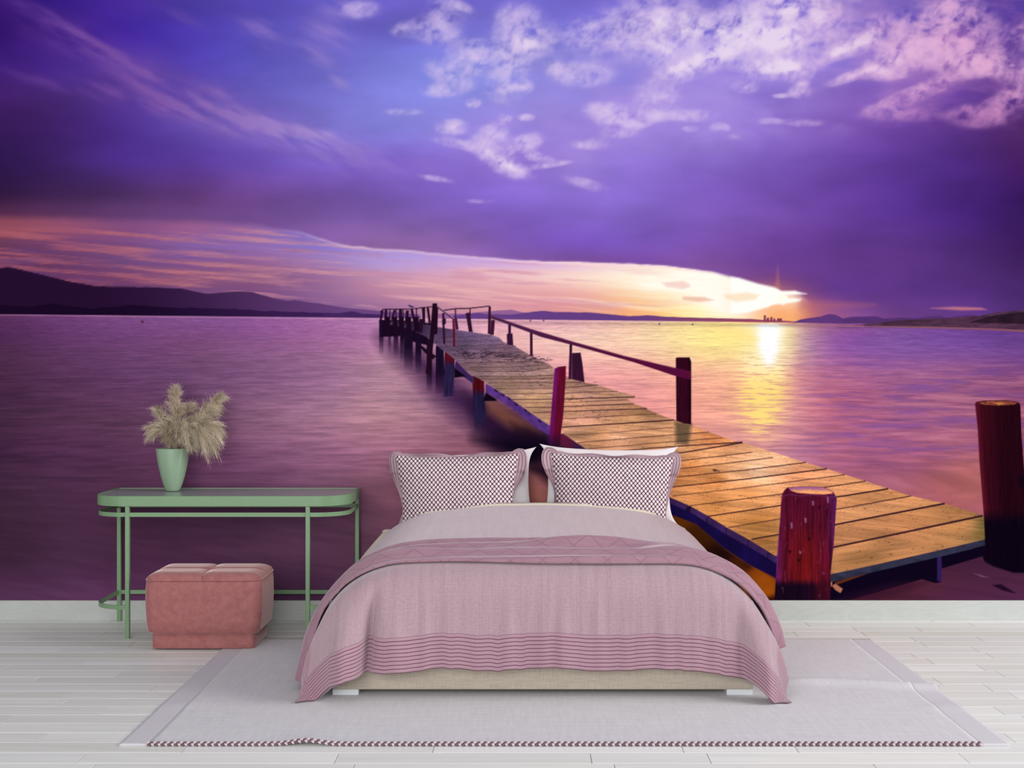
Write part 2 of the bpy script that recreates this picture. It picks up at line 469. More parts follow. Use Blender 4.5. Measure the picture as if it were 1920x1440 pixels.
# ---- cream sheet peeping out from under the duvet at the head
M_SHEET = NT('cream_sheet', 0.85, 0.15).color(col4(222, 210, 192)).m
S, T = np.meshgrid(np.linspace(-0.925, 0.925, 180), np.linspace(-0.035, 0.66, 50), indexing='ij')
wob = 0.016 * np.exp(-((S + 0.46) / 0.05) ** 2) + 0.016 * np.exp(-((S - 0.30) / 0.05) ** 2) + 0.024 * np.exp(-((S - 0.86) / 0.06) ** 2)
offs = -0.032 + sstep(-0.80, -0.93, S) * 0.047 * sstep(0.66, 0.60, T) + sstep(0.03, -0.035, T) * (0.044 * (1 - 0.8 * sstep(0.55, 0.8, np.abs(S))) + wob) - 0.05 * sstep(0.45, 0.75, S) * sstep(-0.01, 0.05, T)
sheet = cloth_obj('bed_sheet', S, T - wob * 0.8 * (T < 0.02), M_SHEET, 0.004, offs=offs, fold=0.0)
sheet['label'] = 'cream sheet edge showing between the duvet and the two pillows'
sheet['category'] = 'sheet'

# ---- throw blanket across the foot half
m = NT('mauve_quilted_throw', 0.85, 0.15)
u, v = m.sep(m.coord('UV'))[:2]
def ql(expr, w): return m.math('LESS_THAN', m.math('ABSOLUTE', m.math('SUBTRACT', m.math('FRACT', m.math('DIVIDE', expr, 0.14)), 0.5)), w)
q1 = m.math('MAXIMUM', ql(m.math('ADD', u, m.math('MULTIPLY', v, 1.5)), 0.028), ql(m.math('SUBTRACT', u, m.math('MULTIPLY', v, 1.5)), 0.028))
n = m.noise(m.comb(m.math('MULTIPLY', u, 8.0), m.math('MULTIPLY', v, 60.0)), 1.0, 3, 0.6)
c = m.mix(n, col4(142, 102, 118), col4(174, 138, 151)); c = m.mix(m.math('MULTIPLY', q1, 0.5), c, col4(130, 92, 108))
m.color(c); m.sheen(0.5, (1, 0.93, 0.96, 1)); m.bump(m.math('MULTIPLY', q1, -1.0), 0.5, 0.003); M_THROW = m.m
T0, T1 = 0.985, CL - 0.075
S, T = np.meshgrid(np.linspace(-1.345, 1.20, 280), np.linspace(0, 1, 56), indexing='ij')
tt = T
lowr = sstep(0.3, 1.0, np.abs(S))
ta_ = T0 - 0.02 + 0.02 * np.sin(S * 3.1) + 0.03 * lowr + 0.05 * sstep(0.7, 1.2, S)
tb_ = T1 + 0.012 * np.sin(S * 5 + 1) - 0.02 * lowr * (S < 0)
Tm = ta_ + (tb_ - ta_) * tt
rid = 0.020 * (np.sin((tt * 3.1 + 0.22 * np.sin(S * 2.3 + 0.5)) * 2 * math.pi) * 0.5 + 0.5) * sstep(0, 0.1, tt) * sstep(1.0, 0.92, tt)
rid = rid + 0.036 * np.exp(-((tt - (0.42 - 0.42 * (S - 0.1))) / 0.10) ** 2) * np.exp(-((S - 0.15) / 0.30) ** 2)
rid = rid + 0.030 * np.exp(-((tt - (0.55 + 0.25 * (S - 0.7))) / 0.12) ** 2) * sstep(0.30, 0.6, S)
rid = rid + 0.020 * np.exp(-((tt - 0.70 + 0.06 * np.sin(S * 4)) / 0.10) ** 2) * sstep(-0.3, -0.7, S)
offs = 0.018 + rid + 0.008 * (fbm(S * 4, tt * 3, 3, 23) - 0.5)
throw = cloth_obj('throw_blanket', S, Tm, M_THROW, 0.009, offs=offs, fold=0.6)
throw['label'] = 'dusky mauve quilted throw folded across the duvet near the foot of the bed'
throw['category'] = 'throw'

# ---- pillows
m = NT('woven_pillow', 0.9, 0.1)
u, v = m.sep(m.coord('UV'))[:2]
per = 0.0226
a = m.math('SINE', m.math('MULTIPLY', m.math('ADD', u, m.math('MULTIPLY', v, 0.84)), 2 * math.pi / (2 * per)))
b = m.math('SINE', m.math('MULTIPLY', m.math('SUBTRACT', u, m.math('MULTIPLY', v, 0.84)), 2 * math.pi / (2 * per)))
wv = m.math('MULTIPLY', m.math('ABSOLUTE', a), m.math('ABSOLUTE', b))
nn = m.noise(m.coord('UV'), 38, 2, 0.5)
f = m.maprange(m.math('ADD', wv, m.math('MULTIPLY', m.math('SUBTRACT', nn, 0.5), 0.25)), 0.14, 0.50)
m.color(m.mix(f, col4(84, 50, 68), col4(240, 222, 226))); m.bump(wv, 0.6, 0.006); m.sheen(0.15)
M_WOVEN = m.m
m = NT('pillow_flange', 0.9, 0.1)
u, v = m.sep(m.coord('UV'))[:2]
ph = m.math('FRACT', m.math('MULTIPLY', v, 4.0)); ln = m.math('LESS_THAN', m.math('ABSOLUTE', m.math('SUBTRACT', ph, 0.5)), 0.10)
n = m.noise(m.comb(m.math('MULTIPLY', u, 300.0), m.math('MULTIPLY', v, 12.0)), 1.0, 2, 0.6)
m.color(m.mix(ln, m.mix(n, col4(168, 138, 149), col4(194, 168, 177)), col4(100, 64, 80))); M_FLANGE = m.m
m = NT('white_cotton', 0.85, 0.15)
n = m.noise(m.coord('Object'), 14, 3, 0.5); m.color(m.mix(n, col4(226, 216, 220), col4(240, 234, 236))); M_COTTON = m.m

def pillow_grid(a, b, th, n=44, mrows=34, pinch=0.05, seed=0):
    us = np.sin(np.linspace(-1, 1, n) * math.pi / 2); vs_ = np.sin(np.linspace(-1, 1, mrows) * math.pi / 2)
    U, W = np.meshgrid(us, vs_, indexing='ij')
    X = a * U * (1 - pinch * (1 - W ** 2) * np.abs(U) ** 3); Z = b * W * (1 - pinch * 1.3 * (1 - U ** 2) * np.abs(W) ** 3)
    T = th * ((1 - np.abs(U) ** 2.6).clip(0) ** 0.55) * ((1 - np.abs(W) ** 2.6).clip(0) ** 0.55)
    T = T * (1 + 0.22 * (fbm(U * 1.6 + 4, W * 1.6 + seed, 3, 33 + seed) - 0.5))
    return U, W, X, Z, T
def pillow_body(name, a, b, th, mat, parent, seed=0, ear=0.0, waist=0.0):
    U, W, X, Z, T = pillow_grid(a, b, th, seed=seed)
    X = X * (1 - waist * sstep(0.6, -0.6, W))
    e = ear * (np.abs(U) ** 8) * (np.abs(W) ** 8)
    X = X + np.sign(U) * e; Z = Z + np.sign(W) * e * 0.4
    nu, nv = U.shape; n = nu * nv
    A = np.stack([X, -T, Z], -1).reshape(-1, 3); B = np.stack([X, T, Z], -1).reshape(-1, 3)
    V = np.concatenate([A, B]); F = np.concatenate([grid_faces(nu, nv), grid_faces(nu, nv, n)[:, ::-1]])
    me = mesh_np(name, V, F)
    bm = bmesh.new(); bm.from_mesh(me); bmesh.ops.remove_doubles(bm, verts=bm.verts, dist=1e-5); bmesh.ops.recalc_face_normals(bm, faces=bm.faces)
    uvl = bm.loops.layers.uv.new('UVMap')
    for f in bm.faces:
        for l in f.loops: l[uvl].uv = (l.vert.co.x, l.vert.co.z)
    me2 = bpy.data.meshes.new(name); bm.to_mesh(me2); bm.free()
    me2.polygons.foreach_set('use_smooth', np.ones(len(me2.polygons), dtype=bool))
    return obj(name, me2, mat, parent)
def pillow_flange(a, b, w, parent, seed=0):
    U, W, X, Z, T = pillow_grid(a, b, 0.0, seed=seed)
    X = X * (1 - 0.07 * sstep(0.6, -0.6, W))
    idx = [(i, 0) for i in range(U.shape[0])] + [(U.shape[0] - 1, j) for j in range(1, U.shape[1])] + [(i, U.shape[1] - 1) for i in range(U.shape[0] - 2, -1, -1)] + [(0, j) for j in range(U.shape[1] - 2, 0, -1)]
    P = np.array([(X[i, j], Z[i, j]) for i, j in idx]); n = len(P)
    # resample evenly
    PP = np.concatenate([P, P[:1]]); L = np.concatenate([[0], np.cumsum(np.linalg.norm(np.diff(PP, axis=0), axis=1))])
    m_ = 260; q = np.linspace(0, L[-1], m_ + 1)[:-1]
    P = np.stack([np.interp(q, L, PP[:, 0]), np.interp(q, L, PP[:, 1])], -1)
    T_ = np.roll(P, -2, 0) - np.roll(P, 2, 0); N = np.stack([T_[:, 1], -T_[:, 0]], -1); N /= np.linalg.norm(N, axis=1, keepdims=True)
    for _ in range(4): N = (np.roll(N, 1, 0) + N + np.roll(N, -1, 0)) / 3
    N /= np.linalg.norm(N, axis=1, keepdims=True)
    rows_ = 9; V = []; UVu = []; UVv = []
    for side in (0, 1):
        for r in range(rows_):
            f = r / (rows_ - 1)
            wv_ = 0.55 + 0.45 * np.sin(q * 9 + seed * 2)
            sd_ = np.abs(N[:, 0]) ** 0.7; zt_ = P[:, 1]
            ww = w * (sd_ * (0.30 + 0.85 * sstep(-0.02, 0.17, zt_) + 0.30 * sstep(-0.08, -0.18, zt_) + 0.12 * np.sin(q * 21 + seed)) + (1 - sd_) * (0.38 + 0.10 * np.sin(q * 26 + 2 * seed)))
            Q = P + N * (ww * (f * 0.96 - 0.12))[:, None] * 1.0
            y = 0.045 * f * f * np.sin(q * 15 + seed) * 0.6 + 0.028 * f * (P[:, 1] < 0.12) * np.abs(N[:, 0]) + (0.0 if side == 0 else 0.003)
            V.append(np.stack([Q[:, 0], y, Q[:, 1]], -1)); UVu.append(q); UVv.append(np.full(m_, f))
    V = np.concatenate(V); F = []
    i = np.arange(m_); j = (i + 1) % m_
    for side in (0, 1):
        for r in range(rows_ - 1):
            o0 = (side * rows_ + r) * m_; o1 = o0 + m_
            q4 = np.stack([o0 + i, o0 + j, o1 + j, o1 + i], -1); F.append(q4 if side == 0 else q4[:, ::-1])
    o0 = (rows_ - 1) * m_; o1 = (2 * rows_ - 1) * m_
    F.append(np.stack([o0 + i, o0 + j, o1 + j, o1 + i], -1))
    me = mesh_np('flange', V, np.concatenate(F)); set_uv(me, np.concatenate(UVu), np.concatenate(UVv))
    return obj('flange', me, M_FLANGE, parent)
def place_pillow(root, px, pyc, Y, tilt, roll):
    root.location = ((px - VPX) * Y / FPX, Y, CAMH - (pyc - VPY) * Y / FPX)
    root.rotation_euler = (math.radians(-tilt), math.radians(roll), 0)
for (px, pyc, roll, seed, lab) in ((858, 924, -1.0, 1, 'lattice woven mauve and white pillow nearer the green table, striped flange'),
                                   (1146, 925, 2.0, 4, 'lattice woven mauve and white pillow nearer the printed plank deck, striped flange')):
    r = thing('pillow', lab, 'pillow', group='patterned pillows at the head of the bed')
    pillow_body('cushion', 0.332, 0.207, 0.080, M_WOVEN, r, seed, 0.01, 0.07)
    pillow_flange(0.325, 0.200, 0.062, r, seed)
    place_pillow(r, px, pyc, 6.988, 9, roll)
for (px, pyc, roll, seed, lab) in ((878, 917, -2.5, 7, 'plain white pillow tucked behind the patterned pillow nearer the green table'),
                                   (1141, 908, 1.2, 9, 'plain white pillow with pointed corners behind the patterned pillow by the printed deck')):
    r = thing('pillow', lab, 'pillow', group='plain white pillows at the head of the bed')
    pillow_body('cushion', 0.355, 0.205, 0.052, M_COTTON, r, seed, 0.035)
    place_pillow(r, px, pyc, 7.138, 9, roll)

# ================================================================== console table
m = NT('sage_green_metal', 0.38, 0.5)
n = m.noise(m.coord('Object'), 60, 2, 0.5)
m.color(m.mix(n, col4(114, 146, 108), col4(122, 154, 116))); M_GREEN = m.m
m = NT('smoked_glass_top', 0.20, 0.35); m.color(col4(150, 166, 156)); M_GLASS = m.m
TX0, TX1, TYF, TYB, TZ = -2.268, -0.903, 6.722, WALL - 0.022, 0.748
table = thing('console_table', 'sage green metal console table with rounded front corners and dark glass top', 'table', ((TX0 + TX1) / 2, (TYF + TYB) / 2, 0))
def outline(r, inset=0.0, seg=14):
    x0, x1, yf, yb = TX0 + inset, TX1 - inset, TYF + inset, TYB - inset
    r = max(r - inset, 0.005)
    P = [(x0, yb)]
    P += [(x0 + r - r * math.cos(a), yf + r - r * math.sin(a)) for a in np.linspace(0, math.pi / 2, seg)]
    P += [(x1 - r + r * math.sin(a), yf + r - r * math.cos(a)) for a in np.linspace(0, math.pi / 2, seg)]
    P += [(x1, yb)]
    return P
def prism_bm(P, z0, z1, bevel=0.0):
    bm = bmesh.new()
    lo = [bm.verts.new((x, y, z0)) for x, y in P]; hi = [bm.verts.new((x, y, z1)) for x, y in P]
    n = len(P)
    for i in range(n): bm.faces.new((lo[i], lo[(i + 1) % n], hi[(i + 1) % n], hi[i]))
    f = bm.faces.new(hi); bm.faces.new(lo[::-1])
    if bevel:
        bmesh.ops.bevel(bm, geom=list(f.edges), offset=bevel, segments=2, profile=0.5, affect='EDGES')
    return bm
def ring_bm(Po, Pi, z0, z1, closed=True):
    """band between two outlines of equal length"""
    bm = bmesh.new(); n = len(Po)
    R = [[bm.verts.new((x, y, z)) for x, y in P] for P, z in ((Po, z0), (Po, z1), (Pi, z1), (Pi, z0))]
    for k in range(4):
        A, B = R[k], R[(k + 1) % 4]
        for i in range(n if closed else n - 1): bm.faces.new((A[i], A[(i + 1) % n], B[(i + 1) % n], B[i]))
    if not closed:
        bm.faces.new([R[k][0] for k in range(4)]); bm.faces.new([R[k][-1] for k in range(4)])
    return bm
def tpart(name, bm, mat): return unshift(bm_obj(name, bm, mat, table))
RAD = 0.175
tpart('apron', ring_bm(outline(RAD), outline(RAD, 0.014), TZ - 0.052, TZ + 0.001), M_GREEN)
tpart('tabletop', prism_bm(outline(RAD, 0.0142), TZ - 0.020, TZ - 0.0015), M_GLASS)
tpart('underside', prism_bm(outline(RAD, 0.0144), TZ - 0.050, TZ - 0.0202), M_GREEN)
tpart('rail', ring_bm(outline(RAD, 0.006), outline(RAD, 0.014), 0.640, 0.662), M_GREEN)
LEGX = (-2.064, -1.116)
LW = 0.011
for lx in LEGX: tpart('leg', box_bm(lx - LW, lx + LW, TYF + 0.001, TYF + 0.0225, 0.0, TZ - 0.0525, 0.0015, 1), M_GREEN)
for lx in (TX0 + 0.013, TX1 - 0.013): tpart('leg', box_bm(lx - LW, lx + LW, TYB - 0.026, TYB - 0.004, 0.0, TZ - 0.0525, 0.0015, 1), M_GREEN)
def side_strip(z0, z1):
    full_o, full_i = outline(RAD, 0.006), outline(RAD, 0.014)
    out = []
    for sgn in (0, 1):
        po = full_o[:15] if sgn == 0 else full_o[15:]
        pi = full_i[:15] if sgn == 0 else full_i[15:]
        if sgn == 0:
            po = po + [(LEGX[0], TYF + 0.006)]; pi = pi + [(LEGX[0], TYF + 0.014)]
        else:
            po = [(LEGX[1], TYF + 0.006)] + po; pi = [(LEGX[1], TYF + 0.014)] + pi
        tpart('side_stretcher', ring_bm(po, pi, z0, z1, closed=False), M_GREEN)
side_strip(0.153, 0.175)
tpart('back_stretcher', box_bm(TX0 + 0.013, TX1 - 0.013, TYB - 0.019, TYB - 0.010, 0.153, 0.175), M_GREEN)

# ================================================================== vase
m = NT('glazed_sage_ceramic', 0.22, 0.5); m.b.inputs['Coat Weight'].default_value = 0.25
m.color(col4(146, 170, 144)); M_VASE = m.m
VY = 7.035
VX, VZ = (324 - VPX) * VY / FPX, TZ + 0.0012
vase = thing('vase', 'glossy sage green tapered ceramic vase standing on the console table', 'vase', (VX, VY, VZ))
prof_o = [(0.0, 0.0), (0.036, 0.0), (0.0385, 0.003), (0.050, 0.030), (0.0625, 0.070), (0.0735, 0.115), (0.0825, 0.160), (0.0885, 0.200), (0.0915, 0.232)]
prof_i = [(0.0885, 0.2335), (0.0855, 0.231), (0.080, 0.170), (0.066, 0.100), (0.045, 0.040), (0.0, 0.020)]
def lathe(prof, seg=56):
    bm = bmesh.new(); rings = []
    for r, z in prof:
        if r < 1e-6: rings.append([bm.verts.new((0, 0, z))])
        else: rings.append([bm.verts.new((r * math.cos(2 * math.pi * k / seg), r * math.sin(2 * math.pi * k / seg), z)) for k in range(seg)])
    for A, B in zip(rings[:-1], rings[1:]):
        for k in range(seg):
            a0, a1 = A[k % len(A)], A[(k + 1) % len(A)]; b0, b1 = B[k % len(B)], B[(k + 1) % len(B)]
            fs = [a0]
            for v in (a1, b1, b0):
                if v not in fs: fs.append(v)
            if len(fs) >= 3: bm.faces.new(fs)
    return bm
# refine the outer curve
zz = np.linspace(0.003, 0.232, 22); rr = np.interp(zz, [p[1] for p in prof_o[2:]], [p[0] for p in prof_o[2:]])
for _ in range(3): rr[1:-1] = (rr[:-2] + rr[1:-1] * 2 + rr[2:]) / 4
vase_body = bm_obj('body', lathe([(0, 0), (0.036, 0.0)] + list(zip(rr, zz))), M_VASE, vase, True)
bm_obj('rim', lathe([(rr[-1], 0.232), (0.0907, 0.2338), (0.0892, 0.2338)] + prof_i[1:]), M_VASE, vase, True)

# ================================================================== pampas grass
m = NT('pampas_fibre', 0.8, 0.15)
tn = m.node('ShaderNodeAttribute', attribute_name='tone').outputs['Fac']
m.color(m.mix(tn, col4(122, 98, 74), col4(242, 226, 202)))
m.b.inputs['Subsurface Weight'].default_value = 0.0
M_PAMP = m.m
M_STEM = NT('pampas_stem', 0.7, 0.2).color(col4(150, 128, 96)).m
def px3(x, y, dy=0.0):
    Y = VY + dy
    return np.array([(x - VPX) * Y / FPX, Y, CAMH - (y - VPY) * Y / FPX])
def bez(P, t):
    t = np.asarray(t)[..., None]; n = len(P) - 1
    return sum(math.comb(n, k) * (1 - t) ** (n - k) * t ** k * P[k] for k in range(n + 1))
def tube_arrays(paths, radii, sides=3):
    """paths (n,k,3), radii (n,k) -> verts, faces"""
    n, k, _ = paths.shape
    T = np.gradient(paths, axis=1); T /= np.linalg.norm(T, axis=-1, keepdims=True) + 1e-9
    ref = np.tile(np.array([0.31, 0.87, 0.38]), (n, k, 1))
    A = np.cross(T, ref); A /= np.linalg.norm(A, axis=-1, keepdims=True) + 1e-9
    B = np.cross(T, A)
    V = []
    for s in range(sides):
        a = 2 * math.pi * s / sides
        V.append(paths + (A * math.cos(a) + B * math.sin(a)) * radii[..., None])
    V = np.stack(V, 2)                                   # n,k,sides,3
    idx = np.arange(n * k * sides).reshape(n, k, sides)
    F = []
    for s in range(sides):
        s2 = (s + 1) % sides
        F.append(np.stack([idx[:, :-1, s], idx[:, :-1, s2], idx[:, 1:, s2], idx[:, 1:, s]], -1).reshape(-1, 4))
    return V.reshape(-1, 3), np.concatenate(F)
def pampas(label, pts, nst, length, spread, droop, seed, start=0.38):
    """pts: control points of the stem in the picture with a depth offset; a plume of fibres clothes its upper part"""
    rs = np.random.RandomState(seed)
    P = [px3(*p) for p in pts]
    base = P[0]
    root = thing('pampas_plume', label, 'dried plume', tuple(base), group='dried pampas plumes in the green vase')
    ts = np.linspace(0, 1, 26); C = bez(P, ts)
    V, F = tube_arrays((C - base)[None], np.linspace(0.0022, 0.0009, 26)[None], 6)
    obj('stem', mesh_np('stem', V, F), M_STEM, root)
    ntf = nst // 11; tf = rs.randint(0, ntf, nst)                 # fibres gather into tufts
    t0 = np.clip((start + (1 - start) * rs.rand(ntf) ** 0.85)[tf] + 0.012 * rs.randn(nst), 0.05, 1.0)
    O = bez(P, t0); T = bez(P, np.minimum(t0 + 0.02, 1.02)) - bez(P, t0 - 0.02); T /= np.linalg.norm(T, axis=1, keepdims=True)
    R = rs.randn(ntf, 3)[tf] + 0.30 * rs.randn(nst, 3); R -= (R * T).sum(1, keepdims=True) * T; R /= np.linalg.norm(R, axis=1, keepdims=True)
    up = (t0 - start) / (1 - start)
    env = np.clip(0.55 + 0.9 * np.sin(np.clip(up * 0.85 + 0.12, 0, 1) * math.pi), 0.2, 1.5) * (1 - 0.25 * up)
    L = length * env * (0.55 + 0.6 * rs.rand(ntf))[tf] * (0.85 + 0.25 * rs.rand(nst))
    sp = spread * ((0.35 + 0.9 * rs.rand(ntf))[tf] + 0.12 * rs.randn(nst)) * (1 - 0.22 * up)
    D = T * np.cos(sp)[:, None] + R * np.sin(sp)[:, None]
    K = 6; u = np.linspace(0, 1, K)
    curl = rs.randn(ntf, 3)[tf] * 0.12 + rs.randn(nst, 3) * 0.04
    path = O[:, None] + D[:, None] * (L[:, None] * u)[..., None] + curl[:, None] * (L[:, None] * u ** 2)[..., None]
    path[..., 2] -= (droop * L * (0.4 + 0.8 * rs.rand(ntf))[tf])[:, None] * u ** 2.2
    rad = (0.00085 + 0.0006 * rs.rand(nst))[:, None] * (1 - 0.85 * u)[None] ** 0.8
    # side hairs on every fibre
    nh = 4
    sel = np.repeat(np.arange(nst), nh); uu = 0.25 + 0.7 * rs.rand(len(sel)); ii = np.clip((uu * (K - 1)).astype(int), 0, K - 2); fr = uu * (K - 1) - ii
    HO = path[sel, ii] * (1 - fr)[:, None] + path[sel, ii + 1] * fr[:, None]
    HD = path[sel, ii + 1] - path[sel, ii]; HD /= np.linalg.norm(HD, axis=1, keepdims=True) + 1e-9
    HD = HD + rs.randn(len(sel), 3) * 0.42
    HL = 0.014 + 0.016 * rs.rand(len(sel)); u3 = np.linspace(0, 1, 3)
    hp = HO[:, None] + HD[:, None] * (HL[:, None] * u3)[..., None]; hp[..., 2] -= (0.3 * HL)[:, None] * u3 ** 2
    hr = np.full((len(sel), 1), 0.00065) * (1 - 0.8 * u3)[None]
    tone = np.clip((0.1 + 0.6 * rs.rand(ntf))[tf] + 0.3 * rs.rand(nst), 0, 1)
    V1, F1 = tube_arrays(path - base, rad); V2, F2 = tube_arrays(hp - base, hr)
    V = np.concatenate([V1, V2]); F = np.concatenate([F1, F2 + len(V1)])
    tv = np.concatenate([(tone[:, None] + 0.25 * (u - 0.4)[None]).repeat(3, axis=1).reshape(-1), np.repeat(tone[sel] + 0.15, 9)])
    me = mesh_np('plume', V, F); at_ = me.attributes.new('tone', 'FLOAT', 'POINT'); at_.data.foreach_set('value', np.clip(tv, 0, 1).astype(np.float32))
    o = obj('plume', me, M_PAMP, root)
    return root
B0 = lambda dx, dz=0: (324 + dx, 900, dz)
pampas('tallest beige pampas plume, upright and pointing to the ceiling', [B0(2), (330, 850, 0), (338, 790, .01), (327, 733, 0)], 1000, 0.088, 0.70, 0.30, 1, .30)
pampas('thick beige pampas plume slanting up to the right towards the bed', [B0(6), (335, 850, 0), (358, 800, .01), (410, 746, .0)], 1350, 0.090, 0.66, 0.40, 2, .38)
pampas('beige pampas plume leaning up to the left of the tallest one', [B0(-6), (318, 845, 0), (318, 800, .03), (296, 770, .03)], 650, 0.080, 0.7, 0.40, 3, .36)
pampas('low beige pampas plume arching out over the left of the vase rim', [B0(-4), (322, 835, -.01), (322, 795, -.02), (292, 806, -.03)], 520, 0.088, 0.62, 0.60, 4, .40)
pampas('heavy beige pampas plume drooping to the right below the slanting one', [B0(10), (340, 840, 0), (352, 778, -.02), (400, 800, -.03)], 1100, 0.115, 0.70, 0.85, 5, .36)
pampas('short beige pampas plume between the two highest plumes', [B0(0), (330, 850, .03), (342, 800, .05), (358, 762, .05)], 450, 0.066, 0.62, 0.35, 6, .42)
pampas('beige pampas plume hanging in front of the vase, its tips lowest', [B0(8), (338, 840, -.02), (345, 775, -.06), (384, 812, -.07)], 900, 0.115, 0.62, 1.15, 7, .42)
pampas('beige pampas plume falling over the front of the vase rim', [B0(2), (330, 840, -.02), (334, 785, -.06), (350, 806, -.075)], 600, 0.085, 0.65, 0.9, 8, .46)

# ================================================================== ottoman
m = NT('dusty_pink_velvet', 0.75, 0.2)
n = m.noise(m.coord('Object'), 30, 4, 0.6); n2 = m.noise(m.coord('Object'), 240, 2, 0.6)
f = m.math('ADD', m.math('MULTIPLY', n, 0.6), m.math('MULTIPLY', n2, 0.4))
m.color(m.mix(m.maprange(f, 0.3, 0.7), col4(152, 92, 92), col4(172, 112, 110))); m.sheen(0.75, (1.0, 0.82, 0.80, 1), 0.35)
m.bump(f, 0.10, 0.003); M_VELVET = m.m
OX0, OX1, OYF, OYB = -1.893, -1.302, 6.415, 6.825
ott = thing('ottoman', 'dusty pink velvet ottoman with a tufted top under the console table', 'ottoman', ((OX0 + OX1) / 2, (OYF + OYB) / 2, 0.0088))
ocx, ocy = (OX0 + OX1) / 2, (OYF + OYB) / 2
def rrect(hx, hy, r, seg=8):
    P = []
    for cx, cy, a0 in ((hx - r, hy - r, 0), (-hx + r, hy - r, 90), (-hx + r, -hy + r, 180), (hx - r, -hy + r, 270)):
        P += [(cx + r * math.cos(math.radians(a0 + 90 * k / seg)), cy + r * math.sin(math.radians(a0 + 90 * k / seg))) for k in range(seg + 1)]
    return P
def loft_bm(levels, seg=8, cap0=True, cap1=True):
    bm = bmesh.new(); R = []
    for (hx, hy, r, z) in levels: R.append([bm.verts.new((x, y, z)) for x, y in rrect(hx, hy, r, seg)])
    n = len(R[0])
    for A, B in zip(R[:-1], R[1:]):
        for i in range(n): bm.faces.new((A[i], A[(i + 1) % n], B[(i + 1) % n], B[i]))
    if cap0: bm.faces.new(R[0][::-1])
    if cap1: bm.faces.new(R[-1])
    return bm
ohx, ohy = (OX1 - OX0) / 2, (OYB - OYF) / 2
bm_obj('plinth', loft_bm([(ohx - 0.038, ohy - 0.030, 0.03, 0.0), (ohx - 0.036, ohy - 0.028, 0.03, 0.004), (ohx - 0.036, ohy - 0.028, 0.03, 0.080)]), M_VELVET, ott, True)
ott_body = bm_obj('body', loft_bm([(ohx - 0.050, ohy - 0.05, 0.04, 0.074), (ohx - 0.022, ohy - 0.02, 0.05, 0.076), (ohx - 0.010, ohy - 0.008, 0.055, 0.088), (ohx - 0.004, ohy - 0.003, 0.06, 0.14), (ohx, ohy, 0.06, 0.22), (ohx - 0.001, ohy - 0.001, 0.06, 0.30), (ohx - 0.004, ohy - 0.004, 0.06, 0.338), (ohx - 0.010, ohy - 0.010, 0.06, 0.346)], 10), M_VELVET, ott, True)
# piping seam
def pipe_loop(P, z, r, name, parent, mat):
    P = np.array([(x, y, z) for x, y in P]); n = len(P)
    T = np.roll(P, -1, 0) - np.roll(P, 1, 0); T /= np.linalg.norm(T, axis=1, keepdims=True)
    N = np.stack([T[:, 1], -T[:, 0], 0 * T[:, 0]], -1); V = []
    for s in range(6):
        a = 2 * math.pi * s / 6; V.append(P + N * (r * math.cos(a)) + np.array([0, 0, r * math.sin(a)]))
    V = np.concatenate(V); i = np.arange(n); j = (i + 1) % n
    F = np.concatenate([np.stack([s * n + i, s * n + j, ((s + 1) % 6) * n + j, ((s + 1) % 6) * n + i], -1) for s in range(6)])
    return obj(name, mesh_np(name, V, F), mat, parent)
pipe_loop(rrect(ohx - 0.003, ohy - 0.003, 0.06, 10), 0.3455, 0.0032, 'piping', ott_body, M_VELVET)
# tufted top: four puffed pads
nx = 40
for ix in (0, 1):
    for iy in (0, 1):
        gx = np.linspace(-1, 1, nx); GX, GY = np.meshgrid(gx, gx, indexing='ij')
        hx, hy = ohx - 0.007, ohy - 0.007
        cxp = -hx / 2 if ix == 0 else hx / 2; cyp = -hy / 2 if iy == 0 else hy / 2
        Xp = cxp + GX * hx / 2 * 0.997; Yp = cyp + GY * hy / 2 * 0.997
        # outer corner rounding: pull points into the rounded rectangle
        ax = np.abs(Xp) - (hx - 0.058); ay = np.abs(Yp) - (hy - 0.058); rr_ = np.hypot(np.maximum(ax, 0), np.maximum(ay, 0))
        mx_ = np.maximum(np.maximum(ax, 0), np.maximum(ay, 0)); kf = np.where(rr_ > 1e-6, mx_ / np.maximum(rr_, 1e-6), 1.0)
        Xp = np.where((ax > 0) & (ay > 0), np.sign(Xp) * (hx - 0.058 + ax * kf), Xp); Yp = np.where((ax > 0) & (ay > 0), np.sign(Yp) * (hy - 0.058 + ay * kf), Yp)
        ex = 1 - np.abs(Xp) / hx; ey = 1 - np.abs(Yp) / hy
        dx_o = (hx - np.abs(Xp)); dy_o = (hy - np.abs(Yp)); dx_i = np.abs(Xp); dy_i = np.abs(Yp)
        rd = lambda d, r: np.sqrt(np.clip(1 - (1 - np.clip(d / r, 0, 1)) ** 2, 0, 1))
        Zp = 0.346 + 0.036 * rd(np.minimum(dx_o, 9), 0.07) * rd(dy_o, 0.07) * (0.72 + 0.28 * rd(dx_i, 0.05)) * (0.72 + 0.28 * rd(dy_i, 0.05)) - 0.010 * np.exp(-((Xp / 0.03) ** 2 + (Yp / 0.03) ** 2))
        n = nx * nx
        V = np.concatenate([np.stack([Xp, Yp, Zp], -1).reshape(-1, 3), np.stack([Xp, Yp, np.full_like(Xp, 0.340)], -1).reshape(-1, 3)])
        idx = np.arange(n).reshape(nx, nx); F = [grid_faces(nx, nx), grid_faces(nx, nx, n)[:, ::-1]]
        for e in (idx[:, 0], idx[::-1, -1], idx[0, ::-1], idx[-1, :]): F.append(np.stack([e[:-1], e[:-1] + n, e[1:] + n, e[1:]], -1))
        obj('pad', mesh_np('pad', V, np.concatenate(F)), M_VELVET, ott)

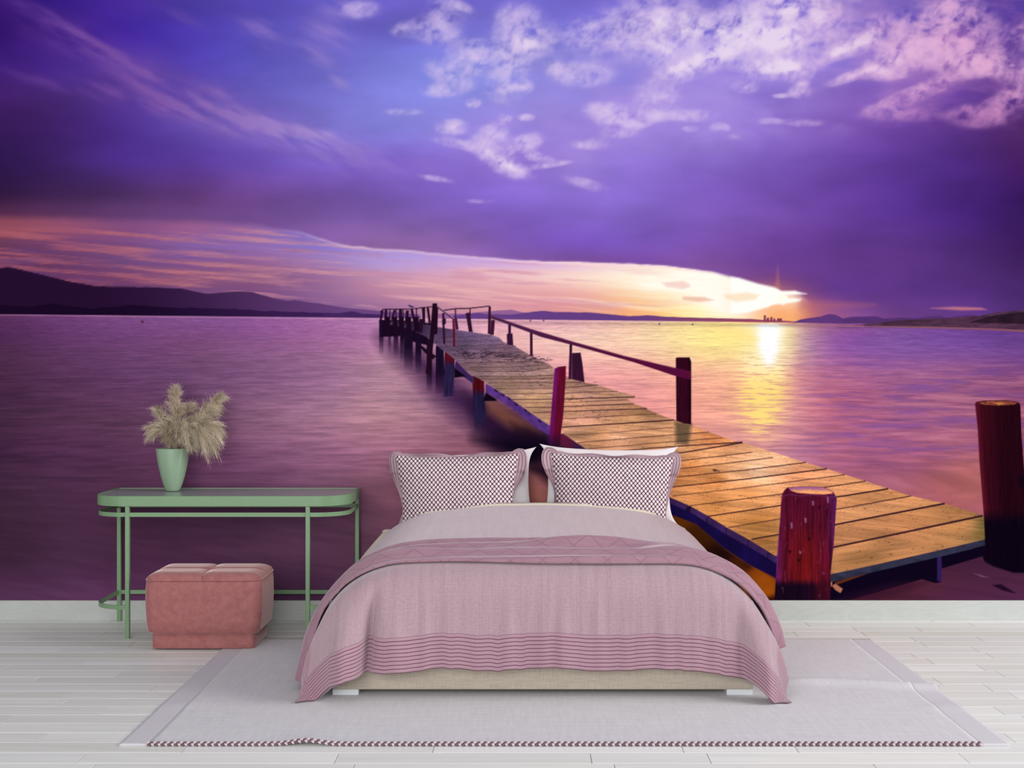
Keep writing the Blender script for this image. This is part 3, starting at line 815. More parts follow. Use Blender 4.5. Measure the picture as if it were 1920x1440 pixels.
# ================================================================== the wallpaper print (flat picture on the back wall)
def tab(rows, xs_cols):
    ys = np.array([r[0] for r in rows], float)
    C = np.array([[c for c in r[1]] for r in rows], float)      # rows x cols x 3
    return ys, np.array(xs_cols, float), C
def tab_eval(T, X, Y):
    ys, xs, C = T
    def w(arr, q):
        q = np.clip(q, arr[0], arr[-1])
        i = np.clip(np.searchsorted(arr, q, side='right') - 1, 0, len(arr) - 2)
        f = (q - arr[i]) / (arr[i + 1] - arr[i])
        return i, f
    iy, fy = w(ys, Y); ix, fx = w(xs, X)
    # cubic (catmull-rom) in both directions
    def cr(f):
        return (-0.5 * f + f * f - 0.5 * f ** 3, 1 - 2.5 * f * f + 1.5 * f ** 3, 0.5 * f + 2 * f * f - 1.5 * f ** 3, -0.5 * f * f + 0.5 * f ** 3)
    wy = cr(fy); wx = cr(fx); out = 0
    for a in range(4):
        ra = np.clip(iy + a - 1, 0, len(ys) - 1); row = 0
        for b in range(4):
            cb = np.clip(ix + b - 1, 0, len(xs) - 1)
            row = row + wx[b][..., None] * C[ra, cb]
        out = out + wy[a][..., None] * row
    return np.clip(out, 0, 255)

C17 = [120 * k for k in range(17)]
SKY = tab([
 (0,   [(50,18,112),(55,30,135),(72,44,150),(78,62,165),(86,72,175),(95,85,185),(108,95,195),(108,97,196),(112,102,200),(112,100,200),(118,104,200),(110,95,200),(116,100,203),(112,98,200),(106,88,190),(93,70,170),(78,58,152)]),
 (60,  [(50,20,108),(66,35,130),(67,40,155),(76,58,168),(88,78,182),(100,90,190),(105,98,195),(115,110,205),(115,112,205),(115,110,205),(116,108,205),(113,103,205),(112,98,203),(108,92,195),(100,80,185),(86,62,165),(73,49,143)]),
 (120, [(58,28,110),(66,38,130),(80,52,150),(82,64,170),(92,84,184),(104,98,192),(118,118,208),(120,126,211),(120,126,211),(120,123,212),(120,118,212),(118,108,210),(115,100,205),(115,98,202),(106,84,185),(90,62,155),(77,46,135)]),
 (180, [(66,32,104),(72,42,120),(83,55,150),(97,72,170),(105,92,188),(113,108,197),(125,124,212),(125,131,216),(123,129,215),(125,122,212),(126,116,212),(126,110,207),(116,92,195),(108,74,175),(104,70,165),(92,58,145),(84,48,125)]),
 (240, [(53,26,84),(66,36,110),(79,50,142),(99,75,172),(114,90,190),(122,110,200),(129,125,214),(130,125,214),(134,120,212),(136,116,212),(136,113,210),(128,106,203),(116,82,183),(107,70,165),(97,60,150),(87,50,130),(77,40,102)]),
 (300, [(46,24,76),(63,36,104),(75,46,133),(88,59,150),(105,78,175),(117,92,190),(125,98,200),(132,105,205),(137,108,206),(135,108,206),(130,102,203),(124,93,194),(117,82,182),(103,66,160),(92,55,148),(80,44,130),(69,31,95)]),
 (360, [(47,24,62),(63,37,84),(77,47,102),(93,57,121),(106,70,143),(112,80,160),(118,88,176),(126,97,193),(130,102,200),(133,105,203),(129,100,198),(124,90,188),(116,79,174),(104,65,159),(89,52,145),(71,38,119),(58,26,95)]),
 (405, [(82,42,74),(88,52,92),(96,60,110),(106,70,128),(112,76,142),(118,84,156),(124,91,168),(128,95,182),(128,96,191),(130,99,196),(129,98,194),(126,90,184),(116,78,168),(103,64,154),(88,51,140),(70,36,118),(55,26,92)]),
 (455, [(82,42,74),(88,52,92),(96,60,110),(112,74,130),(122,84,145),(132,92,160),(142,102,166),(138,99,168),(124,88,174),(118,82,180),(120,85,180),(120,80,168),(108,68,152),(98,59,141),(91,53,133),(77,42,118),(59,28,90)]),
 (500, [(82,42,74),(88,52,92),(96,60,110),(112,74,130),(122,84,145),(134,94,160),(150,105,165),(145,102,165),(132,92,165),(124,82,152),(118,75,155),(122,78,150),(106,63,140),(98,58,136),(92,54,131),(81,46,118),(65,34,95)]),
 (550, [(82,42,74),(88,52,92),(96,60,110),(112,74,130),(122,84,145),(134,94,160),(150,105,165),(145,102,165),(132,92,165),(124,82,152),(118,75,155),(122,78,150),(128,70,128),(104,60,140),(97,57,138),(88,50,128),(72,40,105)]),
 (595, [(82,42,74),(88,52,92),(96,60,110),(112,74,130),(122,84,145),(134,94,160),(150,105,165),(145,102,165),(132,92,165),(124,82,152),(118,75,155),(122,78,150),(185,100,100),(152,86,135),(115,68,140),(100,60,135),(76,45,110)]),
], C17)
BAND = tab([
 (425, [(140,72,88),(142,78,108),(128,76,124),(150,92,140),(142,98,158),(132,108,184),(150,120,190),(160,130,200),(170,140,205),(190,150,205),(210,170,205),(230,180,200),(230,170,190),(150,90,140),(120,70,140),(100,60,130),(80,45,110)]),
 (460, [(104,56,86),(116,66,108),(126,78,128),(132,94,158),(142,106,174),(136,116,198),(164,138,206),(172,146,208),(180,150,210),(200,160,210),(220,180,205),(240,200,200),(235,180,190),(150,90,140),(120,70,140),(100,60,130),(80,45,110)]),
 (490, [(94,48,84),(102,58,100),(112,72,122),(124,82,142),(146,98,148),(160,122,176),(176,150,214),(194,160,214),(206,168,218),(222,182,216),(240,205,210),(252,222,205),(240,190,180),(150,90,140),(120,70,140),(100,60,130),(80,45,110)]),
 (520, [(84,42,80),(106,55,94),(116,66,106),(136,82,118),(138,86,126),(152,106,150),(194,146,176),(218,165,184),(234,188,194),(248,212,200),(254,232,200),(255,242,215),(252,232,210),(150,90,140),(120,70,140),(100,60,130),(80,45,110)]),
 (550, [(80,40,78),(95,52,92),(102,60,104),(112,70,120),(122,76,126),(144,100,146),(184,130,160),(205,150,165),(222,160,168),(234,170,164),(252,205,155),(255,244,200),(255,252,220),(200,110,120),(120,70,140),(100,60,130),(80,45,110)]),
 (585, [(80,40,78),(92,50,92),(98,58,104),(104,64,118),(112,70,124),(124,84,140),(152,106,150),(194,136,156),(214,146,156),(225,152,146),(250,182,122),(255,238,145),(255,252,180),(210,115,95),(125,72,135),(100,60,130),(80,45,110)]),
], C17)
WATER = tab([
 (592, [(88,48,90),(108,62,114),(122,74,130),(130,80,138),(140,86,148),(164,106,160),(188,132,174),(212,156,184),(222,162,182),(230,172,180),(240,195,165),(250,215,150),(240,190,140),(165,100,140),(128,78,145),(105,62,135),(90,50,120)]),
 (640, [(76,40,80),(94,52,100),(108,62,115),(120,70,122),(136,82,138),(156,97,152),(180,120,166),(210,150,176),(234,180,180),(244,200,184),(248,208,172),(254,232,155),(250,225,165),(150,95,160),(130,85,160),(120,76,155),(105,65,140)]),
 (700, [(70,36,74),(82,43,90),(95,52,105),(106,61,116),(122,73,131),(146,90,150),(166,110,156),(170,110,150),(200,135,155),(238,165,166),(240,170,160),(248,184,152),(240,175,145),(172,108,160),(150,95,160),(140,88,150),(125,75,140)]),
 (760, [(66,34,70),(80,43,83),(95,52,98),(110,65,115),(130,79,130),(155,98,149),(172,113,153),(150,98,135),(150,95,120),(210,140,145),(230,150,150),(240,165,145),(232,165,145),(180,110,155),(155,98,155),(150,95,150),(140,82,135)]),
 (830, [(66,35,66),(80,44,79),(95,55,92),(114,68,108),(131,81,121),(150,95,134),(164,105,138),(150,95,120),(140,85,105),(210,140,145),(225,150,148),(228,155,150),(215,145,150),(175,110,155),(160,98,155),(160,100,145),(140,85,125)]),
 (900, [(64,36,62),(77,44,75),(88,50,82),(99,58,92),(110,66,102),(126,79,112),(145,92,119),(156,99,118),(166,102,114),(170,105,110),(180,115,120),(200,130,140),(190,125,145),(165,102,145),(158,97,138),(172,107,122),(155,98,115)]),
 (960, [(62,36,58),(74,42,71),(81,47,77),(85,50,82),(92,56,88),(106,66,98),(130,81,108),(152,92,106),(168,100,102),(165,98,95),(160,90,70),(150,75,40),(150,80,60),(150,90,110),(155,95,125),(168,102,128),(150,95,125)]),
 (1040,[(62,35,58),(73,42,71),(79,44,75),(84,48,80),(91,55,85),(98,60,90),(112,70,96),(130,78,95),(140,80,90),(130,70,60),(120,55,20),(140,65,15),(140,65,15),(70,32,50),(76,38,60),(72,38,70),(72,40,75)]),
 (1090,[(72,40,70),(80,46,80),(88,49,86),(90,50,90),(90,54,88),(94,55,90),(108,65,95),(120,70,90),(130,75,80),(120,60,40),(110,45,10),(130,55,12),(120,50,12),(62,26,44),(78,36,56),(72,37,72),(72,38,76)]),
 (1130,[(84,49,84),(90,51,88),(100,55,98),(96,53,98),(88,52,88),(90,51,90),(100,60,90),(110,65,85),(110,60,70),(90,40,30),(80,30,10),(60,15,10),(50,12,15),(66,24,40),(72,33,62),(74,37,78),(80,41,88)]),
], C17)

# soft puffs of cloud: x, y, radius x, radius y, tilt in degrees, strength
PUFF = [(673,17,38,18,0,.4),(850,13,36,15,20,.5),(820,50,38,28,0,.6),(757,57,25,15,0,.35),(973,43,42,35,0,.55),(987,83,42,25,0,.85),(887,113,42,22,10,.75),
(960,127,26,15,0,.7),(940,103,13,10,0,.6),(840,143,42,16,25,.6),(827,170,32,12,0,.5),(947,167,28,22,0,.75),(982,163,15,9,0,.7),(887,194,11,7,0,.8),(897,87,27,12,0,.4),
(1042,127,14,11,0,.7),(1103,67,48,30,0,.6),(1090,140,48,20,0,.6),(1207,57,62,46,0,.85),(1247,93,27,18,0,.7),(1270,133,27,15,0,.7),(757,210,32,7,0,.4),(847,238,25,12,0,.8),
(947,222,10,6,0,.75),(987,220,13,6,0,.65),(920,257,27,18,-30,.85),(983,270,30,14,-20,.7),(857,270,42,8,10,.5),(933,300,38,16,35,.85),(963,315,32,10,25,.75),(1000,293,32,7,10,.75),
(1023,310,42,5,-8,.6),(817,335,32,6,10,.35),(1100,345,38,10,15,.4),(1130,207,32,14,0,.75),(1153,223,27,14,0,.85),(1220,218,27,10,0,.6),(1230,180,38,25,0,.6),(1107,270,32,10,0,.5),
(1160,250,32,8,0,.5),(1190,233,22,8,0,.6),(900,377,27,5,0,.3),(1290,50,22,30,0,.6),(1330,50,42,20,0,.85),(1413,73,84,35,0,.95),(1467,70,42,25,0,.9),(1337,103,54,20,-15,.85),
(1300,123,42,15,-15,.8),(1430,127,36,15,0,1.0),(1467,127,26,15,0,.95),(1493,127,36,20,0,.7),(1513,13,64,30,0,.7),(1547,50,32,35,0,.6),(1463,13,54,25,0,.6),(1397,163,23,10,0,.6),
(1300,217,38,10,0,.6),(1350,240,16,8,0,.6),(1293,242,13,5,0,.6),(1500,173,19,10,0,.65),(1503,157,10,5,0,.75),(1463,180,13,4,0,.5),(1570,97,34,9,-25,.75),(1643,60,48,25,-20,.75),
(1613,80,54,12,-25,.75),(1800,23,44,25,0,.65),(1747,40,48,25,-20,.6),(1773,80,84,30,-10,.95),(1687,103,50,22,-25,.9),(1813,117,54,20,0,.85),(1613,137,54,8,-20,.8),(1660,137,38,10,0,.75),
(1880,130,64,20,15,.75),(1747,163,64,12,-20,.65),(1697,183,54,10,-20,.6),(1897,187,54,20,-25,.65),(1840,217,64,20,0,.45),(1680,213,64,15,0,.35),(1507,230,38,8,0,.4),(1440,227,22,6,0,.4),
(1373,257,16,6,0,.4),(1250,30,40,25,0,.5),(1390,30,40,25,0,.6),(1980,60,70,30,-10,.6),(2080,150,90,40,-10,.6),(1300,-60,200,40,0,.5),(1700,-50,200,40,0,.5)]
WISP = [(300,150,260,34,24,.30),(420,225,200,26,12,.35),(620,275,160,26,14,.35),(190,120,150,26,27,.18),(120,48,120,13,27,.5),(215,105,80,10,27,.5),(250,125,60,9,27,.5),(290,178,80,10,28,.55),(315,198,46,10,10,.5),(385,190,50,10,20,.5),(410,170,25,8,20,.4),(490,60,38,18,25,.6),(590,102,34,12,30,.6),
(610,65,45,22,20,.45),(100,160,100,9,15,.35),(230,180,70,8,22,.4),(440,215,70,10,15,.45),(560,250,80,14,10,.4),(612,250,28,8,0,.5),(340,30,40,8,25,.35),(635,155,20,8,25,.5),(640,20,40,18,0,.4)]

def gauss_sum(L, X, Y):
    d = np.zeros_like(X)
    for (cx, cy, rx, ry, a, s) in L:
        m = (np.abs(X - cx) < 3.2 * max(rx, ry)) & (np.abs(Y - cy) < 3.2 * max(rx, ry))
        if not m.any(): continue
        r = math.radians(a); dx = X[m] - cx; dy = Y[m] - cy
        u = (dx * math.cos(r) + dy * math.sin(r)) / rx; v = (-dx * math.sin(r) + dy * math.cos(r)) / ry
        d[m] += s * np.exp(-(u * u + v * v) * 0.9)
    return d
def lerp3(a, b, t): return a + (b - a) * t[..., None]

EDGE_X = [-300,0,100,200,300,400,480,560,610,640,700,760,860,960,1040,1120,1200,1280,1330,1370,1400,1450,1463,1500,1540,2300]
EDGE_Y = [400,405,407,410,412,415,421,433,447,457,463,467,478,484,490,491,495,500,507,517,528,538,545,552,575,600]

class Canvas:
    def __init__(s, xs, ys):
        s.xs = np.asarray(xs, float); s.ys = np.asarray(ys, float)
        s.X, s.Y = np.meshgrid(s.xs, s.ys, indexing='ij')
        s.img = np.zeros(s.X.shape + (3,))
    def sub(s, x0, x1, y0, y1):
        i0, i1 = np.searchsorted(s.xs, [x0, x1]); j0, j1 = np.searchsorted(s.ys, [y0, y1])
        return slice(i0, i1), slice(j0, j1)
    def blend(s, sl, alpha, col):
        s.img[sl] = s.img[sl] * (1 - alpha[..., None]) + np.asarray(col) * alpha[..., None]
    def poly(s, pts, col, soft=1.3, alpha=1.0, fade=None, grain=0.0, seed=0):
        P = np.asarray(pts, float)
        sl = s.sub(P[:, 0].min() - soft - 2, P[:, 0].max() + soft + 2, P[:, 1].min() - soft - 2, P[:, 1].max() + soft + 2)
        X, Y = s.X[sl], s.Y[sl]
        if X.size == 0: return
        inside = np.zeros(X.shape, bool); d2 = np.full(X.shape, 1e9)
        Q = np.roll(P, -1, axis=0)
        for (ax, ay), (bx, by) in zip(P, Q):
            if ay != by:
                c = (ay > Y) != (by > Y)
                inside ^= c & (X < (bx - ax) * (Y - ay) / (by - ay) + ax)
            ex, ey = bx - ax, by - ay; L = ex * ex + ey * ey + 1e-9
            t = np.clip(((X - ax) * ex + (Y - ay) * ey) / L, 0, 1)
            d2 = np.minimum(d2, (X - ax - t * ex) ** 2 + (Y - ay - t * ey) ** 2)
        sd = np.sqrt(d2) * np.where(inside, 1, -1)
        a = np.clip(0.5 + sd / soft, 0, 1) * alpha
        if fade is not None: a = a * np.clip((fade[1] - Y) / (fade[1] - fade[0]), 0, 1)
        c = col(X, Y) if callable(col) else np.asarray(col, float) * np.ones(X.shape + (1,))
        if grain:
            g = 1 + grain * (fbm(X / 2.2, Y / 26, 3, seed + 5) - 0.5) * 2
            c = np.clip(c * g[..., None], 0, 255)
        s.blend(sl, a, c)
    def stroke(s, p, q, w0, w1, col, alpha=1.0, soft=1.3):
        (ax, ay), (bx, by) = p, q; L = math.hypot(bx - ax, by - ay); nx, ny = -(by - ay) / L / 2, (bx - ax) / L / 2
        s.poly([(ax + nx * w0, ay + ny * w0), (bx + nx * w1, by + ny * w1), (bx - nx * w1, by - ny * w1), (ax - nx * w0, ay - ny * w0)], col, soft, alpha)
    def line(s, pts, w, col, alpha=1.0):
        for a, b in zip(pts[:-1], pts[1:]): s.stroke(a, b, w, w, col, alpha)
def idw(pts, power=2.6):
    P = np.array([p[:2] for p in pts], float); C = np.array([p[2] for p in pts], float)
    def f(X, Y):
        W = 0; S = 0
        for (px, py), c in zip(P, C):
            w = 1.0 / ((X - px) ** 2 + (1.4 * (Y - py)) ** 2 + 60.0) ** (power / 2)
            W = W + w; S = S + w[..., None] * c
        return S / W[..., None]
    return f

DECK = [(1906,998),(1842,966),(1771,944),(1708,930),(1665,916),(1623,902),(1590,892),(1550,879),(1511,867),(1392,830),(1375,826),(1329,810),(1296,797),(1264,788),(1214,768),(1213,765),(1188,757),(1177,748),(1191,746),(1190,742),(1158,734),(1121,722),(1096,717),(1071,711),(1045,697),(1030,683),(998,668),(986,661),(968,651),(966,648),(945,642),(936,633),(915,627),(885,623),(852,618),(821,613),(790,606),(735,602),(728,608),(770,618),(800,632),(815,645),(835,660),(855,676),(878,700),(911,717),(955,746),(1015,788),(1054,813),(1100,843),(1125,854),(1180,886),(1259,934),(1294,949),(1328,968),(1364,990),(1404,1012),(1457,1045),(1560,1100),(1560,1078)]
PLANK_LINES = [((1440,1046),(1563,1026),(1842,967),3.2),((1409,1011),(1564,984),(1771,944),3.0),((1366,989),(1568,955),(1708,930),1.8),((1328,968),(1568,932),(1665,916.5),2.6),((1295,948),(1467,926),(1623,902),1.8),
((1261,930),(1400,914),(1584,890),1.5),((1225,917),(1400,898),(1550,879),2.2),((1205,901),(1400,881),(1511,867),1.8),((1180,889),(1300,876),(1449,858),1.5),((1150,872),(1277,864),(1410,848),1.5),((1128,858),(1277,849),(1392,830),2.2),
((1108,850),(1250,838),(1392,829),2.0),((1100,842),(1250,829),(1354,821),1.3),((1083,830),(1200,820),(1329,810),1.4),((1069,816),(1150,811),(1262,801),1.0),((1052,801),(1150,795),(1264,787.5),2.2),((1030,787),(1100,783),(1230,776),1.0),
((1000,774),(1100,770),(1213,766),1.6),((985,764),(1050,763),(1188,757),1.6),((968,755),(1050,755),(1177,750),1.0),((960,749),(1050,748.5),(1190,744),1.8),((945,739),(1050,737),(1158,734),1.0),((930,729),(1050,728),(1121,722),1.2),
((915,717.5),(1000,717),(1090,717),1.1),((905,711),(990,711),(1050,708),.8),((900,705),(980,706),(1040,703),1.0),((890,697),(980,697),(1030,690),.8),((880,688),(960,688),(1018,684),.8),((870,680),(950,679),(1010,677),.8),((860,672),(930,671),(990,668),.7),((850,664),(920,662),(980,660),.7),((842,656),(900,654),(960,652),.6),((835,649),(900,647),(945,645),.6),((828,641),(900,639),(935,637),.6),((822,633),(880,631),(925,630),.5)]
DECK_COL = idw([(1860,985,(92,80,44)),(1800,975,(178,122,78)),(1700,985,(196,132,88)),(1620,1050,(150,104,66)),(1600,1000,(196,134,90)),(1720,945,(200,136,88)),(1500,950,(205,136,84)),(1420,990,(172,114,60)),(1340,950,(186,124,70)),(1400,930,(206,140,86)),(1500,890,(220,146,104)),(1420,882,(255,204,164)),(1460,872,(246,182,140)),(1380,890,(240,176,128)),(1340,900,(206,132,76)),(1300,880,(214,138,80)),
(1330,852,(236,168,116)),(1260,835,(222,166,122)),(1340,820,(196,124,78)),(1160,830,(218,162,128)),(1120,810,(180,130,90)),(1100,790,(206,148,124)),(1180,790,(190,138,96)),(1220,778,(150,108,78)),(1080,760,(206,150,118)),(1150,745,(170,124,100)),(1100,728,(150,112,98)),(1000,750,(188,144,108)),(1000,715,(160,124,112)),(950,720,(150,118,100)),(940,690,(150,116,116)),(900,690,(120,92,96)),(980,685,(132,102,108)),(900,660,(116,90,112)),(950,655,(118,90,108)),(870,640,(84,66,92)),(920,635,(112,86,118)),(830,622,(74,54,86)),(880,625,(104,80,118)),(780,610,(50,32,62))])

def paint(cv):
    X, Y = cv.X, cv.Y
    # ---- sky: dark cloud deck above, bright streaky band below its edge
    up = tab_eval(SKY, X, Y)
    n1 = fbm(X / 160 - Y / 90, Y / 60 + X / 260, 4, 3)
    up = up * (1 + 0.10 * (n1 - 0.5)[..., None] * 2)
    wd = gauss_sum(WISP, X, Y)
    rx = X * 0.89 + Y * 0.45; ry = -X * 0.45 + Y * 0.89
    wa = np.clip(wd * (0.35 + 2.4 * (fbm(rx / 60, ry / 13, 5, 9) - 0.25)), 0, 1)
    wc = lerp3(np.array([124., 80, 158]), np.array([172., 144, 206]), sstep(150, 650, X))
    up = up * (1 - 0.75 * wa[..., None]) + wc * 0.75 * wa[..., None]
    # broad veils on the right
    veil = np.clip((fbm(X / 120 + Y / 150, Y / 40 - X / 300, 5, 21, .56) - 0.42) * 3.2, 0, 1) * sstep(1050, 1350, X) * (1 - sstep(190, 300, Y))
    vc = lerp3(np.array([170., 150, 220]), np.array([160., 100, 170]), sstep(1400, 1850, X))
    up = up * (1 - 0.6 * veil[..., None]) + vc * 0.6 * veil[..., None]
    bk = gauss_sum([(1230,215,260,85,6,.55),(1010,270,170,60,10,.45),(1450,130,230,90,0,.40),(1120,120,160,70,0,.25),(1760,110,220,70,-8,.35)], X, Y) * (0.45 + 1.1 * fbm(X / 90, Y / 55, 4, 29))
    up = up + (lerp3(np.array([172., 146, 224]), np.array([178., 116, 186]), sstep(1450, 1850, X)) - up) * np.clip(bk, 0, 0.75)[..., None]
    pd = gauss_sum(PUFF, X, Y)
    wx = X + 10 * (fbm(X / 30, Y / 30, 3, 31) - 0.5); wy = Y + 10 * (fbm(X / 30, Y / 30, 3, 37) - 0.5)
    nz = 0.7 * fbm(wx / 30, wy / 19, 5, 41, 0.52) + 0.3 * fbm((wx + wy * 0.35) / 9, wy / 12, 3, 43, 0.5)
    pa = 1 - np.exp(-3.2 * np.clip(pd, 0, 1.6) * np.clip(nz * 2.2 - 0.50, 0, 2) ** 1.3)
    pa = pa * sstep(0.04, 0.25, pd)
    pc = lerp3(np.array([216., 194, 232]), np.array([232., 178, 214]), sstep(1350, 1850, X))
    pc = pc * (1 - 0.10 * sstep(140, 330, Y) * 0)[..., None]
    pc = lerp3(pc, np.array([206., 140, 190]), sstep(120, 240, Y) * sstep(1450, 1850, X))
    up = up * (1 - 0.93 * pa[..., None]) + pc * 0.93 * pa[..., None]
    core = sstep(0.70, 1.5, pd * (0.2 + 1.5 * nz))
    up = up + (np.array([240., 226, 240]) - up) * (0.6 * core * (1 - sstep(1550, 1750, X)))[..., None]

    bd = tab_eval(BAND, X, Y)
    tl = 0.10 * sstep(0, 700, X) + 0.05
    sy = Y - X * 0.075
    s1 = fbm(X / 150, sy / 8.5, 4, 51); s2 = fbm(X / 60, sy / 5.0, 4, 57)
    st = np.clip((s1 - 0.47) * 4.2, 0, 1) * (0.5 + s2)
    sc = lerp3(np.array([186., 100, 108]), np.array([244., 190, 186]), sstep(100, 900, X))
    sc = lerp3(sc, np.array([255., 252, 226]), sstep(980, 1300, X))
    amp = 0.62 * sstep(420, 440, Y) * (1 - 0.55 * sstep(560, 590, Y)) * (1 - 0.75 * np.exp(-((X - 760) / 170) ** 2 - ((Y - 487) / 16) ** 2))
    bd = bd + (sc - bd) * np.clip(st * amp, 0, 0.92)[..., None]
    dk = np.clip((0.46 - fbm(X / 130, (Y - X * 0.06) / 8, 4, 63)) * 5, 0, 1)
    dc = lerp3(np.array([98., 62, 116]), np.array([206., 140, 164]), sstep(150, 900, X))
    dc = lerp3(dc, np.array([246., 196, 176]), sstep(1000, 1350, X))
    bd = bd + (dc - bd) * (dk * 0.55 * sstep(440, 470, Y) * (1 - 0.9 * sstep(1330, 1420, X)))[..., None]
    # glare round the setting sun
    g = np.exp(-(((X - 1405) / 95) ** 2 + ((Y - 562) / 36) ** 2)); bd = bd + (np.array([255., 255, 244]) - bd) * np.clip(g * 1.7, 0, 1)[..., None]
    g = np.exp(-(((X - 1310) / 150) ** 2 + ((Y - 528) / 30) ** 2)); bd = bd + (np.array([255., 253, 240]) - bd) * np.clip(g * (0.35 + 1.3 * s2), 0, 1)[..., None]
    ed = np.interp(X, EDGE_X, EDGE_Y) + 5 * (fbm(X / 40, Y * 0 + 3, 4, 71) - 0.5) + 2
    soft = 1.5 + 9 * (1 - sstep(380, 640, X)) + 4 * sstep(1280, 1400, X)
    ba = sstep(-1, 1, (Y - ed) / soft) * (1 - sstep(1475, 1530, X))
    img = up * (1 - ba[..., None]) + bd * ba[..., None]
    rim = np.exp(-((Y - ed - 1.5) / 2.6) ** 2) * sstep(480, 640, X) * (1 - sstep(1300, 1400, X)) * (0.28 + 0.4 * sstep(800, 1150, X))
    img = img + (np.array([255., 222, 228]) - img) * rim[..., None]
    # warm glow to the right of the sun
    g = np.exp(-(((X - 1462) / 62) ** 2 + ((Y - 592) / 34) ** 2)); img = img + (np.array([250., 150, 80]) - img) * (0.75 * g * (X > 1300))[..., None]
    g = np.exp(-(((X - 1440) / 60) ** 2 + ((Y - 552) / 26) ** 2)); img = img + (np.array([255., 170, 130]) - img) * (0.35 * g)[..., None]
    cv.img = img
    for pts in ([(1455,550),(1470,546),(1490,545),(1503,549),(1512,551),(1490,553),(1465,553)], [(1440,560),(1470,561),(1486,559),(1502,561),(1500,565),(1480,568),(1440,572)], [(1370,519),(1385,521),(1420,532),(1455,540),(1468,548),(1462,560),(1442,575),(1400,587),(1370,588)]):
        cv.poly(pts, (255,255,248), 5)
    cv.poly([(1452,560),(1470,548),(1480,562),(1468,572)], (255,255,240), 5)
    cv.poly([(1357,553),(1400,548),(1424,553),(1415,562),(1380,566),(1362,560)], (250,214,170), 7, .6)
    cv.poly([(1280,556),(1320,557),(1338,563),(1310,566),(1280,562)], (236,180,160), 5, .75)
    cv.poly([(1280,527),(1292,532),(1294,538),(1280,542),(1250,538),(1240,530)], (240,190,180), 5, .6)
    cv.poly([(1453,540),(1458,498),(1463,540)], (220,130,110), 6, .35)
    cv.poly([(1745,578),(1790,575),(1840,577),(1850,581),(1800,582)], (206,124,132), 4, .8)
    cv.poly([(1500,566),(1560,566),(1640,572),(1560,578),(1500,580)], (190,104,112), 14, .45)
    # ---- water
    hy = 588 + 0.0113 * X
    wt = tab_eval(WATER, X, Y)
    cl = (1 - sstep(700, 1000, X)); cm = sstep(610, 690, Y) * (1 - 0.75 * sstep(770, 860, Y)); cr_ = sstep(1460, 1580, X) * sstep(640, 740, Y)
    wt = wt * (1 + (cl * cm)[..., None] * np.array([0.045, 0.17, -0.045]) + cr_[..., None] * np.array([0.04, -0.05, -0.17]))
    dep = np.maximum(Y - 577, 4)
    u = (X - 960) / (0.16 * dep + 9); v = 34 * np.log(dep) - 0.010 * X * sstep(850, 1050, Y)
    w1 = fbm(u * 0.30, v * 0.62, 5, 81, 0.6); w2 = fbm(u * 0.9, v * 1.9, 4, 87, 0.6)
    wv = (w1 - 0.5) * 0.9 + (w2 - 0.5) * 1.7
    am = 0.16 + 0.05 * sstep(640, 760, Y) - 0.10 * sstep(840, 1000, Y)
    wt = wt * (1 + (am * wv)[..., None] * np.array([1.0, 1.06, 0.9]))
    lane = np.exp(-((X - np.interp(Y, [600, 830, 1000], [1436, 1424, 1430])) / np.interp(Y, [600, 640, 830], [48, 36, 40])) ** 2) * sstep(606, 614, Y) * (1 - sstep(740, 860, Y))
    lane = np.clip(lane * (1.55 - 0.75 * sstep(650, 850, Y) + 6.0 * (w2 - 0.5) * sstep(616, 650, Y)), 0, 1)
    lc = lerp3(np.array([255., 250, 215]), np.array([255., 222, 128]), sstep(650, 740, Y))
    wt = wt + (lc - wt) * lane[..., None]
    yg = np.exp(-((X - 1410) / 80) ** 2) * sstep(606, 618, Y) * (1 - sstep(660, 790, Y)) * (1 - sstep(1478, 1512, X)); wt = wt + (np.array([255., 225, 130]) - wt) * (0.62 * yg * (1 - sstep(630, 700, Y)) * (0.6 + 0.9 * w1))[..., None]
    lane2 = np.clip(0.1 + 1.7 * w2, 0, 1.4) * np.exp(-((X - 1442) / np.interp(Y, [605, 640, 700], [20, 18, 9])) ** 2) * sstep(604, 612, Y) * (1 - sstep(650, 700, Y)); wt = wt + (255 - wt) * np.clip(lane2 * 2.2, 0, 1)[..., None]
    pk = sstep(1480, 1580, X) * sstep(655, 720, Y) * (1 - sstep(900, 960, Y)) * np.clip((w1 - 0.5) * 4, 0, 1); wt = wt + (np.array([205., 136, 150]) - wt) * (0.42 * pk)[..., None]
    bl = sstep(1460, 1560, X) * sstep(640, 700, Y) * (1 - sstep(820, 900, Y)) * np.clip((0.47 - w1) * 5, 0, 1); wt = wt + (np.array([118., 78, 170]) - wt) * (0.4 * bl)[..., None]
    wm = sstep(-0.6, 0.6, Y - hy)
    cv.img = cv.img * (1 - wm[..., None]) + np.clip(wt, 0, 255) * wm[..., None]
    lo = np.exp(-((Y - hy - 2) / 1.6) ** 2); cv.img = cv.img + (np.array([225., 170, 190]) - cv.img) * (0.35 * lo * (1 - sstep(1250, 1350, X)))[..., None]
    dkb = np.exp(-((Y - hy - 6) / 3) ** 2) * sstep(700, 900, X) * (1 - sstep(1600, 1700, X)); cv.img *= (1 - 0.16 * dkb)[..., None]
    # ---- far hills
    def rough(pts, amp, seed, step=6):
        P = np.array(pts, float); xs = np.arange(P[0, 0], P[-1, 0] + 1, step); ys = np.interp(xs, P[:, 0], P[:, 1]) + amp * (fbm(xs / 14, xs * 0 + 1, 3, seed) - 0.5) * 2
        return list(zip(xs, ys))
